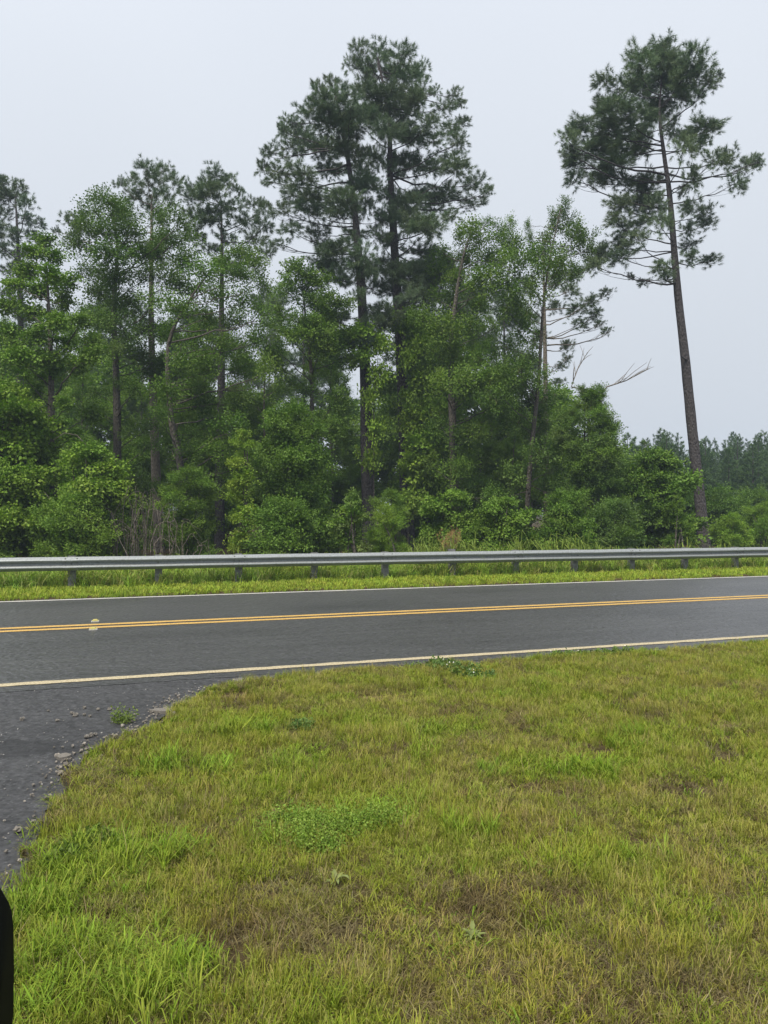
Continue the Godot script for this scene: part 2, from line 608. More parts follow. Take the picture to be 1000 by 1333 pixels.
# extra clumps spread over a column of a crown
func column(x0: float, x1: float, y0: float, y1: float, n: int, r: float, sd: int) -> Array:
	var g := RandomNumberGenerator.new()
	g.seed = sd
	var out := []
	for i in n:
		var q := r * g.randf_range(0.7, 1.25)
		out.append([g.randf_range(x0, x1), lerpf(y0, y1, (i + g.randf()) / n), q, q * 0.7])
	return out

# ---------------------------------------------------------------- the scene
func _ready() -> void:
	rng.seed = 7
	var cam := Camera3D.new()
	cam.name = "camera"
	cam.position = Vector3(0, EYE, 0)
	cam.fov = rad_to_deg(2.0 * atan(666.5 / FOCAL))
	cam.near = 0.05
	cam.far = 1500.0
	add_child(cam)
	cam.current = true

	var env := Environment.new()
	env.background_mode = Environment.BG_SKY
	var sm := ProceduralSkyMaterial.new()
	sm.sky_top_color = Color(0.450, 0.470, 0.528).linear_to_srgb()
	sm.sky_horizon_color = Color(0.232, 0.250, 0.272).linear_to_srgb()
	sm.sky_curve = 1.9
	sm.sky_energy_multiplier = 1.0
	sm.ground_bottom_color = Color(0.25, 0.26, 0.22)
	sm.ground_horizon_color = Color(0.5, 0.52, 0.5)
	var veil := noise_texture(0.004, 5, [Color(0, 0, 0), Color(0.006, 0.006, 0.006), Color(0.016, 0.0158, 0.0155), Color(0.03, 0.0295, 0.029)], 1024, 4)
	veil.height = 512
	sm.sky_cover = veil
	sm.sky_cover_modulate = Color(1, 1, 1)
	var sky := Sky.new()
	sky.sky_material = sm
	env.sky = sky
	env.tonemap_mode = Environment.TONE_MAPPER_LINEAR
	env.tonemap_exposure = 2.75
	env.sdfgi_enabled = true
	env.ssao_enabled = true
	env.ssil_enabled = true
	env.fog_enabled = true
	env.fog_density = 0.0011
	env.fog_light_color = Color(0.80, 0.87, 0.97)
	var we := WorldEnvironment.new()
	we.name = "environment"
	we.environment = env
	add_child(we)

	var sun := DirectionalLight3D.new()
	sun.name = "sun"
	sun.light_energy = 0.5
	sun.light_color = Color(1.0, 0.97, 0.92)
	sun.light_angular_distance = 24.0
	sun.shadow_enabled = true
	sun.rotation_degrees = Vector3(-58, -28, 0)
	add_child(sun)

	for q in [[1400, 150], [345, 880], [322, 887], [250, 905], [215, 925], [180, 953], [130, 966], [90, 1000], [60, 1050], [30, 1110], [20, 1150]]:
		if q[1] > 800:
			var p := on_ground(q[0], q[1])
			apron_curve.append(Vector2(p.x, p.z))
	apron_curve.append_array([Vector2(-1.42, -2.3), Vector2(-1.3, -1.2), Vector2(-1.25, 0.5), Vector2(-1.25, 3.0)])
	lump = noise(FastNoiseLite.TYPE_SIMPLEX_SMOOTH, 0.9, 71, 4)
	patchy = noise(FastNoiseLite.TYPE_SIMPLEX_SMOOTH, 0.55, 72, 4)

	make_materials()
	make_pieces()
	build_ground()
	build_road()
	build_guardrail()
	build_pines()
	build_trees()
	build_shrubs()
	build_plantation()
	build_far_verge()
	build_near_verge()
	build_stones()
	build_car_mirror()

func apron_x(z: float) -> float:
	# the grass edge of the side road at depth z
	if z <= apron_curve[0].y:
		return apron_curve[0].x
	for i in apron_curve.size() - 1:
		var a := apron_curve[i]
		var b := apron_curve[i + 1]
		if z >= a.y and z <= b.y:
			return lerpf(a.x, b.x, (z - a.y) / maxf(b.y - a.y, 1e-5))
	return apron_curve[-1].x

func paved(x: float, z: float) -> float:
	# how far inside the paving a point lies, negative on grass
	var s := across(Vector3(x, 0, z))
	var road := minf(s - NEAR_EDGE, FAR_EDGE - s)
	var side := minf(apron_x(z) - x, NEAR_EDGE + 0.3 - s)
	return maxf(road, side)

func ground_y(x: float, z: float) -> float:
	var in_road := paved(x, z)
	var y := 0.020 + 0.035 * lump.get_noise_2d(x, z)
	return lerpf(y, -0.05, smoothstep(-0.16, 0.02, in_road))

func build_ground() -> void:
	var v := PackedVector3Array()
	var idx := PackedInt32Array()
	# a fine sheet near the camera inside one wide sheet that reaches the horizon
	var x0 := -10.0
	var x1 := 12.0
	var z0 := -20.0
	var z1 := 4.0
	var xs := []
	var zs := []
	for q in [-900.0, -300.0, -100.0, -40.0, -20.0]:
		xs.append(q)
	var x := x0
	while x <= x1:
		xs.append(x)
		x += 0.10
	for q in [16.0, 20.0, 40.0, 100.0, 300.0, 900.0]:
		xs.append(q)
	for q in [-900.0, -300.0, -100.0, -50.0, -30.0, -24.0]:
		zs.append(q)
	var z := z0
	while z <= z1:
		zs.append(z)
		z += 0.10
	for q in [10.0, 40.0, 100.0, 300.0]:
		zs.append(q)
	for b in zs:
		for a in xs:
			var inside: bool = a >= x0 - 0.01 and a <= x1 + 0.01 and b >= z0 - 0.01 and b <= z1 + 0.01
			v.append(Vector3(a, ground_y(a, b) if inside else -0.05, b))
	var w := xs.size()
	for j in zs.size() - 1:
		for i in w - 1:
			var k := j * w + i
			idx.append_array([k, k + 1, k + w, k + 1, k + w + 1, k + w])
	structure("ground", mesh_of(v, idx), M.soil)
	# bare reddish clay showing through the verge
	for c in [[505, 912, 0.36, 0.12], [600, 903, 0.18, 0.08], [300, 908, 0.20, 0.06]]:
		var p := on_ground(c[0], c[1])
		var cv := PackedVector3Array([Vector3(p.x, ground_y(p.x, p.z) + 0.006, p.z)])
		var ci := PackedInt32Array()
		for ring in [0.5, 1.0]:
			for k in 18:
				var a := TAU * k / 18.0
				var rr: float = ring * (1.0 + 0.35 * lump.get_noise_2d(k * 1.7 + c[0], ring * 3.0))
				var q := Vector3(p.x + cos(a) * c[2] * rr, 0, p.z + sin(a) * c[3] * rr)
				q.y = ground_y(q.x, q.z) + (0.006 if ring < 0.9 else -0.004)
				cv.append(q)
		for k in 18:
			var k2 := (k + 1) % 18
			ci.append_array([0, 1 + k, 1 + k2, 1 + k, 19 + k, 1 + k2, 1 + k2, 19 + k, 19 + k2])
		structure(numbered("bare_soil"), mesh_of(cv, ci), M.clay)

func strip(s0: float, s1: float, t0: float, t1: float, y: float, step: float, ragged := 0.0, sink := 0.0) -> ArrayMesh:
	var v := PackedVector3Array()
	var uv := PackedVector2Array()
	var uv2 := PackedVector2Array()
	var idx := PackedInt32Array()
	var t := t0
	var k := 0
	while t <= t1 + 0.001:
		var a := s0 + ragged * lump.get_noise_2d(t * 3.0, s0)
		var b := s1 + ragged * lump.get_noise_2d(t * 3.0, s1 + 40.0)
		for s in [a, b]:
			v.append(along(t, s, y - (sink if s == a else 0.0)))
			uv.append(Vector2(t, s) / 8.0)
			uv2.append(Vector2(t * 0.35, s) / 7.0)
		if t > t0:
			idx.append_array([k - 2, k - 1, k, k - 1, k + 1, k])
		k += 2
		t += step
	return mesh_of(v, idx, uv, uv2)

func build_road() -> void:
	var road := structure("road", strip(NEAR_EDGE + 0.12, FAR_EDGE, -120, 240, 0.0, 0.12, 0.03), M.asphalt)
	part("road_edge", strip(NEAR_EDGE, NEAR_EDGE + 0.15, -120, 240, -0.0006, 0.12, 0.03, 0.014), M.asphalt, road)
	var near := part("edge_line", strip(7.43, 7.55, -120, 240, 0.005, 0.06, 0.022), M.cream, road)
	near.set_meta("label", "cream edge line beside the grassy verge")
	var far := part("edge_line", strip(14.38, 14.50, -120, 240, 0.005, 0.06, 0.022), M.white, road)
	far.set_meta("label", "white edge line below the guardrail")
	part("centre_line", strip(10.79, 10.93, -120, 240, 0.005, 0.06, 0.014), M.yellow, road)
	part("centre_line", strip(11.06, 11.20, -120, 240, 0.005, 0.06, 0.014), M.yellow, road)
	# side road joining at the left, its edge crumbling towards the grass
	var v := PackedVector3Array()
	var uv := PackedVector2Array()
	var uv2 := PackedVector2Array()
	var idx := PackedInt32Array()
	var z := -7.45
	var k := 0
	while z <= 3.0:
		var e := apron_x(z) + 0.07 * lump.get_noise_2d(z * 4.0, 9.0) + 0.03
		for x in [-14.0, -6.0, e - 0.4, e]:
			var zz := z
			if across(Vector3(x, 0, z)) > NEAR_EDGE + 0.25:
				zz = -(NEAR_EDGE + 0.25 + 0.3026 * x) / 0.9531
			v.append(Vector3(x, -0.006 if x < e - 0.01 else -0.012, zz))
			uv.append(Vector2((x + 7.0) / 8.0, (zz + 8.0) / 8.0))
			uv2.append(Vector2(x, zz) / 6.0)
		if k > 0:
			for c in 3:
				var q := (k - 1) * 4 + c
				idx.append_array([q, q + 1, q + 4, q + 1, q + 5, q + 4])
		k += 1
		z += 0.05
	structure("side_road", mesh_of(v, idx, uv, uv2), M.apron)
	# raised reflectors astride the double line
	for q in [[124.0, 808.5, "pale raised road reflector on far side of the yellow lines"], [121.5, 819.0, "pale raised road reflector on near side of the yellow lines"]]:
		var p := on_ground(q[0], q[1])
		var r := thing("road_reflector", q[2], "reflector", Vector3(p.x, 0, p.z), "raised reflectors on the centre lines")
		part("base", prism(PackedVector2Array([Vector2(-0.055, 0.0), Vector2(0.055, 0.0), Vector2(0.05, 0.012), Vector2(-0.05, 0.012)]), -ROAD_N * 0.05, ROAD_N * 0.05, ROAD_T, Vector3.UP), M.white, r)
		var lens := flat(Color(0.62, 0.55, 0.18), 0.25, 0.6)
		part("lens", prism(PackedVector2Array([Vector2(-0.045, 0.012), Vector2(0.045, 0.012), Vector2(0.022, 0.03), Vector2(-0.022, 0.03)]), -ROAD_N * 0.045, ROAD_N * 0.045, ROAD_T, Vector3.UP), lens, r)

func rail_top(t: float) -> float:
	return 0.69 - 0.0034 * (t + 3.0)

func build_guardrail() -> void:
	var root := thing("guardrail", "long galvanized steel guardrail on grey posts between road and woods", "guardrail", along(0, RAIL_S))
	var o := along(0, RAIL_S)
	var front := -ROAD_N
	# cross-section of the beam: [out, down]
	var prof := [[0.0, 0.0], [0.010, 0.004], [0.022, 0.016], [0.066, 0.045], [0.079, 0.056], [0.083, 0.070], [0.079, 0.084], [0.068, 0.094], [0.020, 0.118], [0.007, 0.130], [0.004, 0.140], [0.007, 0.150], [0.020, 0.162], [0.068, 0.186], [0.079, 0.196], [0.083, 0.210], [0.079, 0.224], [0.066, 0.235], [0.022, 0.264], [0.010, 0.276], [0.0, 0.280]]
	var pitch := 1.69
	var t_first := -1.56 - pitch * 8.0
	for k in 24:
		var a := t_first + k * pitch * 2.0 - 0.16
		var b := a + pitch * 2.0 + 0.32
		var lift := 0.004 if k % 2 == 0 else 0.0
		var v := PackedVector3Array()
		var idx := PackedInt32Array()
		var n := prof.size()
		for j in 9:
			var t := lerpf(a, b, j / 8.0)
			var dent := 0.006 * lump.get_noise_2d(t * 0.8, 5.0)
			for q in prof:
				v.append(along(t, RAIL_S, rail_top(t) - q[1] + dent) + front * (q[0] + 0.16 + lift + dent) - o)
		for j in 8:
			for i in n - 1:
				var q := j * n + i
				idx.append_array([q, q + 1, q + n, q + 1, q + n + 1, q + n])
		# smooth shading along the corrugation
		var st := SurfaceTool.new()
		st.begin(Mesh.PRIMITIVE_TRIANGLES)
		st.set_smooth_group(0)
		for q in idx:
			st.add_vertex(v[q])
		st.generate_normals()
		part("rail_beam", st.commit(), M.zinc, root)
	var bolt := CylinderMesh.new()
	bolt.top_radius = 0.014
	bolt.bottom_radius = 0.018
	bolt.height = 0.02
	bolt.radial_segments = 8
	bolt.rings = 1
	var turn := Basis(ROAD_T, front, ROAD_T.cross(front))
	for i in 46:
		var t := t_first + i * pitch
		var h := rail_top(t)
		# steel I-section post
		var f := 0.075
		var w := 0.055
		var s := PackedVector2Array([Vector2(-f, -w), Vector2(-f, -w + 0.010), Vector2(-0.005, -w + 0.010), Vector2(-0.005, w - 0.010), Vector2(-f, w - 0.010), Vector2(-f, w), Vector2(f, w), Vector2(f, w - 0.010), Vector2(0.005, w - 0.010), Vector2(0.005, -w + 0.010), Vector2(f, -w + 0.010), Vector2(f, -w)])
		var tall := h + (0.05 if i in [13, 21] else 0.012)
		var leanv := ROAD_T * rng.randf_range(-0.015, 0.015)
		part("post", prism(s, along(t, RAIL_S, -0.4) - o, along(t, RAIL_S, tall) - o + leanv, ROAD_T, front), M.post, root)
		var bb := PackedVector2Array([Vector2(-0.07, 0.058), Vector2(0.07, 0.058), Vector2(0.07, 0.16), Vector2(-0.07, 0.16)])
		part("spacer_block", prism(bb, along(t, RAIL_S, h - 0.29) - o, along(t, RAIL_S, h - 0.01) - o, ROAD_T, front), M.post, root)
		if i % 2 == 0 and t > -12.0 and t < 30.0:
			for e in [[-0.11, 0.036], [0.11, 0.036], [-0.11, 0.244], [0.11, 0.244], [-0.11, 0.112], [0.11, 0.112], [-0.11, 0.168], [0.11, 0.168]]:
				var sb := part("splice_bolt", bolt, M.post, root)
				sb.transform = Transform3D(turn, along(t + e[0], RAIL_S, rail_top(t + e[0]) - e[1]) + front * (0.16 + 0.058 if e[1] in [0.036, 0.244] else 0.16 + 0.040) - o)
		if t > -12.0 and t < 30.0:
			var b := part("bolt", bolt, M.post, root)
			b.transform = Transform3D(turn, along(t, RAIL_S, h - 0.14) + front * 0.176 - o)

# ---------------------------------------------------------------- pines
const PINE := Color(0.115, 0.170, 0.100)
const PINE2 := Color(0.140, 0.198, 0.106)

func build_pines() -> void:
	var po := {"spray": "pine", "pine": true, "col": PINE, "alt": PINE2, "plump": 1.22, "bark": "pine_bark", "rise": 0.32, "bare": 0.3, "deep": 2.2, "up": 0.55, "twigs": 7}
	var lone := po.duplicate()
	lone.rise = 0.22
	lone.bare = 0.56
	lone.plump = 1.48
	tree("pine_tree", "tall lone pine leaning slightly, bare straight trunk, standing clear beside the wood", 30.0,
		[[917, 706], [911, 640], [903, 560], [895, 470], [886, 380], [880, 300], [876, 245], [869, 190], [864, 140], [868, 85]], 0.225,
		zoomed(720, 30, 0.28, [[520, 110, 60, 40], [440, 150, 70, 50], [570, 170, 80, 50], [660, 170, 60, 50], [400, 230, 70, 50], [500, 240, 90, 50], [610, 250, 80, 50], [720, 270, 50, 30], [770, 240, 25, 20], [290, 300, 80, 45], [400, 310, 80, 50], [560, 330, 70, 60], [640, 340, 50, 45], [220, 400, 70, 40], [330, 420, 90, 45], [470, 420, 80, 50], [130, 480, 80, 40], [250, 490, 90, 40], [390, 510, 70, 50], [60, 540, 45, 35], [70, 610, 45, 35], [210, 590, 90, 40], [340, 590, 90, 45], [430, 560, 50, 60], [130, 660, 70, 40], [250, 670, 90, 40], [110, 730, 45, 35], [190, 735, 50, 30], [300, 740, 60, 35], [560, 470, 40, 40], [640, 520, 70, 40], [730, 500, 70, 35], [600, 590, 45, 50], [690, 570, 40, 30], [740, 640, 60, 35], [820, 630, 50, 35], [890, 680, 50, 40], [950, 640, 30, 25], [840, 750, 45, 35], [650, 720, 40, 45], [620, 780, 30, 30], [470, 740, 60, 40], [390, 780, 80, 40], [290, 840, 70, 40], [380, 860, 70, 35], [480, 850, 50, 50], [300, 930, 60, 35], [400, 940, 70, 35], [500, 940, 40, 40], [640, 870, 55, 35], [720, 880, 45, 30], [700, 940, 50, 28], [630, 960, 35, 30], [650, 1030, 50, 22], [300, 1030, 60, 35], [400, 1010, 60, 35], [240, 1080, 60, 35], [330, 1090, 60, 30], [200, 1130, 40, 30], [640, 1090, 40, 30], [720, 1110, 55, 25], [510, 1140, 45, 30], [520, 1180, 35, 25], [430, 1205, 30, 16], [355, 1175, 18, 14]]), lone)
	var pine := get_node("pine_tree")
	var stub: Vector3 = at(894, 468, 30.0) - pine.position
	part("broken_stub", tube_mesh([stub, stub + Vector3(-0.16, 0.05, 0.1), stub + Vector3(-0.27, 0.13, 0.14)], [0.05, 0.035, 0.022], 6), M.pine_bark, pine)
	var q := po.duplicate()
	q.deep = 2.6
	q.plump = 1.15
	q.rise = 0.26
	q.bare = 0.42
	tree("pine_tree", "tall twin pine with darker straight trunk and high topmost crown", 32.0,
		[[531, 705], [528, 620], [524, 500], [518, 400], [512, 300], [508, 230], [506, 160], [492, 85]], 0.30,
		zoomed(320, 30, 0.35, [[430, 100, 40, 40], [500, 110, 50, 40], [580, 120, 60, 40], [400, 150, 35, 35], [470, 180, 60, 50], [560, 190, 80, 50], [640, 180, 45, 45], [650, 250, 40, 40], [440, 240, 50, 50], [530, 270, 80, 50], [620, 290, 60, 45], [700, 255, 30, 22], [780, 265, 35, 30], [740, 320, 50, 35], [800, 300, 30, 25], [810, 370, 40, 30], [480, 330, 70, 50], [570, 360, 70, 50], [680, 370, 50, 35], [760, 400, 50, 35], [700, 440, 60, 35], [790, 440, 40, 30], [520, 430, 70, 60], [620, 440, 70, 45], [780, 500, 45, 30], [490, 510, 60, 60], [580, 530, 70, 50], [680, 530, 70, 45], [770, 560, 70, 40], [850, 600, 60, 40], [900, 625, 30, 25], [840, 670, 60, 30], [740, 630, 70, 40], [640, 620, 70, 45], [550, 640, 60, 50], [700, 690, 60, 35], [600, 730, 70, 40], [680, 770, 70, 40], [760, 720, 40, 25], [560, 820, 70, 50], [660, 850, 70, 40], [500, 900, 70, 50], [600, 930, 80, 50], [700, 900, 70, 40], [540, 1000, 70, 50], [640, 1010, 70, 50]]) + column(460, 540, 90, 330, 9, 20, 5) + column(470, 575, 330, 450, 10, 20, 6), q)
	tree("pine_tree", "tall twin pine with browner trunk, wide crown and long low limbs", 30.5,
		[[481, 705], [478, 600], [476, 500], [472, 400], [466, 320], [459, 250], [450, 190], [436, 120]], 0.29,
		zoomed(320, 30, 0.35, [[320, 225, 40, 35], [270, 250, 35, 35], [350, 270, 55, 40], [300, 310, 70, 45], [390, 320, 60, 50], [230, 340, 50, 35], [160, 365, 35, 28], [140, 400, 30, 30], [210, 410, 70, 45], [310, 390, 80, 50], [410, 410, 60, 55], [170, 460, 60, 40], [270, 470, 80, 45], [370, 480, 70, 50], [90, 480, 45, 35], [65, 540, 35, 35], [130, 550, 60, 35], [220, 560, 70, 40], [330, 560, 70, 45], [430, 550, 50, 60], [90, 590, 40, 22], [170, 640, 60, 40], [270, 640, 70, 40], [370, 640, 70, 45], [140, 700, 50, 35], [230, 710, 70, 40], [340, 720, 70, 40], [440, 690, 50, 50], [170, 770, 50, 30], [260, 780, 60, 35], [400, 790, 60, 40], [120, 820, 35, 22], [330, 850, 70, 40], [420, 880, 60, 45], [280, 900, 60, 35], [360, 950, 70, 45]]) + column(420, 500, 140, 340, 6, 20, 8) + column(420, 510, 340, 450, 8, 20, 9), q)
	var r := po.duplicate()
	r.plump = 1.1
	r.col = PINE2
	r.bark = "pale_bark"
	tree("pine_tree", "slender grey pine with needle tufts, rising through the leafy trees' edge", 34.0,
		[[712, 705], [711, 600], [711, 500], [710, 420], [709, 350], [708, 300]], 0.15,
		zoomed(560, 260, 0.3, [[770, 405, 35, 25], [700, 440, 50, 30], [650, 480, 60, 35], [720, 500, 50, 30], [770, 570, 30, 22], [740, 540, 30, 20], [640, 540, 50, 25], [560, 340, 60, 40], [640, 320, 60, 35], [700, 280, 50, 35], [740, 230, 40, 35], [600, 400, 60, 40], [540, 470, 50, 35], [590, 640, 45, 35], [600, 690, 30, 22], [560, 720, 40, 20], [560, 790, 40, 18], [535, 850, 16, 12], [480, 600, 50, 40], [440, 520, 40, 30], [480, 250, 60, 50]]), r)
	r = r.duplicate()
	r.col = PINE
	r.bark = "pine_bark"
	tree("pine_tree", "old pine with open dark crown behind the tallest maple", 36.0,
		[[22, 705], [22, 600], [24, 480], [22, 380], [18, 310], [14, 250]], 0.25,
		zoomed(0, 200, 0.39, [[10, 100, 45, 30], [60, 110, 35, 28], [30, 150, 55, 35], [90, 170, 35, 30], [20, 210, 50, 35], [90, 220, 40, 25], [130, 230, 30, 22], [40, 270, 50, 30], [100, 275, 40, 25], [10, 320, 40, 30], [80, 340, 50, 35], [140, 320, 30, 25], [30, 400, 50, 35], [90, 430, 40, 35], [20, 480, 40, 35], [-30, 140, 50, 40], [-40, 260, 60, 50], [60, 540, 40, 40], [10, 600, 40, 40]]), r)
	tree("pine_tree", "pale trunked pine rising above the left grove, broken top", 30.0,
		[[207, 705], [203, 620], [199, 520], [196, 420], [196, 330], [196, 250]], 0.20,
		zoomed(0, 200, 0.39, [[490, 60, 45, 30], [545, 60, 35, 28], [580, 100, 35, 28], [510, 105, 50, 30], [450, 95, 30, 25], [405, 105, 25, 22], [550, 150, 45, 30], [460, 150, 45, 30], [510, 200, 45, 35], [230, 230, 40, 25], [270, 220, 30, 22], [190, 260, 18, 15], [240, 290, 30, 22], [450, 540, 50, 30], [560, 600, 50, 30], [440, 680, 50, 25], [570, 760, 50, 30], [460, 860, 50, 30]]), {"spray": "pine", "pine": true, "col": PINE2, "alt": PINE, "dens": 150.0, "bark": "pale_bark", "rise": 0.32, "bare": 0.3, "deep": 1.6, "up": 0.55, "twigs": 5})
	tree("pine_tree", "round topped pine with dark branching crown above the grove", 33.0,
		[[286, 705], [286, 600], [287, 500], [287, 400], [287, 320], [285, 250]], 0.22,
		zoomed(0, 200, 0.39, [[720, 70, 45, 30], [690, 100, 45, 35], [760, 100, 45, 35], [800, 130, 25, 28], [630, 110, 25, 25], [640, 150, 45, 30], [710, 150, 60, 40], [780, 180, 45, 30], [850, 170, 40, 30], [885, 180, 30, 30], [650, 210, 50, 35], [730, 220, 60, 40], [820, 230, 50, 35], [880, 240, 40, 35], [650, 270, 45, 30], [760, 290, 50, 30], [850, 290, 50, 35], [890, 330, 35, 30], [830, 350, 45, 30], [700, 320, 45, 28], [760, 380, 50, 35]]), r)
	# tall thin trunks further back in the wood
	var back := {"spray": "pine_far", "pine": true, "col": PINE, "alt": PINE2, "dens": 46.0, "bark": "pine_bark", "rise": 0.32, "bare": 0.35, "deep": 2.0, "up": 0.5, "twigs": 3, "group": "slim pines deep in the wood"}
	for t in [[148, 400, 47], [395, 395, 46], [432, 440, 52], [590, 360, 44], [655, 380, 48], [540, 420, 54], [250, 420, 50], [350, 450, 56], [75, 430, 46]]:
		tree("slim_pine", "slim bare trunked pine standing deep inside the wood", t[2],
			[[t[0], 698], [t[0] - 1, 600], [t[0] + 1, 500], [t[0], t[1]]], 0.17,
			column(t[0] - 38, t[0] + 38, t[1] - 8, t[1] + 120, 13, 18, int(t[0])), back)

# ---------------------------------------------------------------- broadleaf trees
func build_trees() -> void:
	var dark := Color(0.108, 0.195, 0.030)
	var mid := Color(0.135, 0.232, 0.030)
	var fresh := Color(0.155, 0.262, 0.032)
	tree("broadleaf_tree", "leafy upright tree with airy grey-green top at the wood's right end", 28.0,
		[[684, 705], [690, 600], [700, 500], [706, 400], [716, 330], [728, 275]], 0.10,
		zoomed(560, 260, 0.3, [[570, 25, 35, 25], [545, 70, 35, 30], [600, 80, 35, 30], [570, 130, 50, 35], [650, 130, 45, 35], [690, 170, 40, 35], [520, 180, 55, 40], [610, 200, 60, 40], [680, 220, 45, 35], [440, 160, 25, 20], [430, 110, 20, 22], [400, 230, 60, 45], [490, 250, 60, 45], [580, 270, 60, 40], [340, 300, 60, 45], [440, 330, 60, 45], [530, 330, 55, 45], [610, 320, 45, 30], [380, 400, 60, 45], [470, 410, 50, 40], [330, 470, 60, 45], [420, 500, 50, 40], [380, 570, 55, 45], [450, 600, 45, 35], [330, 640, 60, 45], [410, 690, 50, 40], [360, 770, 60, 50], [440, 800, 40, 40], [300, 850, 70, 50], [400, 900, 60, 50], [470, 930, 40, 40]]) + column(650, 728, 470, 655, 18, 17, 65),
		{"spray": "airy", "col": dark, "alt": Color(0.112, 0.182, 0.040), "dens": 105.0, "deep": 1.8, "plump": 1.4, "bare": 0.2})
	tree("broadleaf_tree", "broad dark-leaved tree between twin pines and the slender grey pine", 29.0,
		[[592, 705], [591, 600], [588, 500], [590, 420], [602, 340], [615, 295]], 0.19,
		zoomed(560, 260, 0.3, [[250, 95, 50, 25], [190, 120, 60, 35], [130, 160, 55, 40], [210, 180, 70, 40], [300, 150, 45, 35], [350, 110, 35, 35], [350, 190, 50, 40], [60, 230, 60, 45], [150, 250, 70, 45], [250, 260, 70, 45], [320, 250, 50, 40], [40, 320, 60, 45], [120, 350, 70, 50], [220, 350, 70, 50], [300, 370, 50, 40], [20, 420, 60, 50], [110, 450, 70, 50], [210, 460, 70, 50], [-30, 510, 60, 45], [70, 550, 70, 50], [180, 570, 70, 50], [270, 560, 50, 45], [10, 650, 60, 50], [110, 680, 60, 50], [220, 690, 60, 50], [50, 790, 50, 40], [170, 800, 70, 50], [260, 780, 50, 40]]) + column(560, 650, 450, 650, 22, 18, 64),
		{"spray": "airy", "col": dark, "alt": mid, "dens": 100.0, "deep": 2.0, "plump": 1.3, "bare": 0.18})
	tree("broadleaf_tree", "tall grey-green leafy tree filling the grove beside pale trunked pine", 28.0,
		[[153, 705], [152, 600], [150, 500], [146, 400], [150, 320], [142, 260]], 0.17,
		zoomed(0, 200, 0.39, [[340, 140, 35, 28], [370, 165, 55, 35], [320, 195, 55, 35], [420, 190, 60, 40], [270, 240, 50, 35], [350, 250, 70, 40], [440, 250, 60, 40], [260, 300, 55, 40], [350, 320, 70, 45], [440, 320, 60, 45], [540, 210, 50, 35], [600, 220, 45, 30], [540, 270, 60, 40], [620, 280, 55, 40], [520, 340, 60, 45], [600, 350, 60, 40], [310, 390, 60, 40], [400, 400, 60, 45], [490, 410, 60, 40], [580, 420, 60, 40], [340, 470, 60, 45], [440, 490, 60, 40], [530, 490, 50, 40], [300, 540, 50, 40], [400, 570, 50, 40], [500, 580, 50, 35]]) + column(100, 205, 400, 640, 24, 19, 61),
		{"spray": "airy", "col": Color(0.112, 0.182, 0.040), "alt": dark, "dens": 100.0, "deep": 1.9, "bare": 0.2})
	tree("broadleaf_tree", "leaning forked broadleaf tree with fresh green crown under round topped pine", 26.5,
		[[238, 705], [236, 610], [224, 545], [221, 450], [250, 390], [280, 350]], 0.15,
		zoomed(0, 200, 0.39, [[800, 340, 60, 30], [740, 370, 60, 35], [850, 380, 50, 40], [690, 410, 60, 40], [780, 420, 70, 40], [870, 440, 45, 40], [640, 460, 60, 40], [720, 480, 60, 40], [810, 500, 60, 45], [600, 530, 60, 40], [690, 550, 60, 45], [780, 570, 60, 45], [870, 540, 45, 45], [560, 610, 55, 40], [650, 630, 60, 45], [750, 640, 60, 50], [850, 630, 50, 50], [600, 710, 60, 45], [700, 720, 60, 45], [800, 720, 60, 50], [880, 730, 45, 50], [560, 800, 60, 45], [660, 810, 60, 50], [760, 820, 60, 50], [600, 890, 55, 45], [700, 910, 60, 50]]) + column(195, 330, 500, 650, 20, 19, 62),
		{"spray": "airy", "col": mid, "alt": dark, "dens": 100.0, "deep": 1.8, "bare": 0.15})
	tree("maple_tree", "fresh green maple with dark forking trunk standing before the old pine", 24.0,
		[[72, 705], [69, 620], [66, 550], [65, 480], [62, 410], [58, 340]], 0.15,
		zoomed(0, 200, 0.39, [[150, 290, 45, 30], [110, 330, 50, 35], [180, 345, 50, 30], [90, 390, 60, 35], [170, 410, 65, 35], [230, 430, 45, 35], [50, 440, 55, 35], [130, 460, 65, 40], [210, 490, 55, 40], [20, 510, 50, 40], [100, 530, 65, 40], [190, 560, 60, 40], [270, 560, 50, 35], [30, 600, 60, 40], [120, 610, 65, 40], [220, 630, 60, 40], [310, 620, 40, 30], [60, 680, 65, 40], [160, 690, 65, 40], [260, 710, 60, 40]]) + column(15, 130, 450, 620, 20, 19, 63),
		{"spray": "maple", "col": mid, "alt": fresh, "dens": 62.0, "deep": 1.6, "bare": 0.25})
	tree("broadleaf_tree", "slim leafy tree hiding the gap left of the twin pines", 29.5,
		[[400, 705], [404, 600], [406, 500], [398, 420], [392, 350]], 0.13,
		column(350, 445, 355, 480, 18, 21, 12) + column(385, 450, 480, 600, 9, 19, 13), {"spray": "small", "col": dark, "alt": mid, "dens": 85.0, "deep": 1.8, "bare": 0.25})
	tree("broadleaf_tree", "dark leafy tree seen between the twin pine trunks and their vines", 35.0,
		[[556, 705], [556, 600], [554, 500], [556, 420]], 0.13,
		column(500, 590, 420, 640, 20, 19, 17), {"spray": "small", "col": dark, "alt": mid, "dens": 70.0, "deep": 1.8, "bare": 0.2, "size": 1.15})
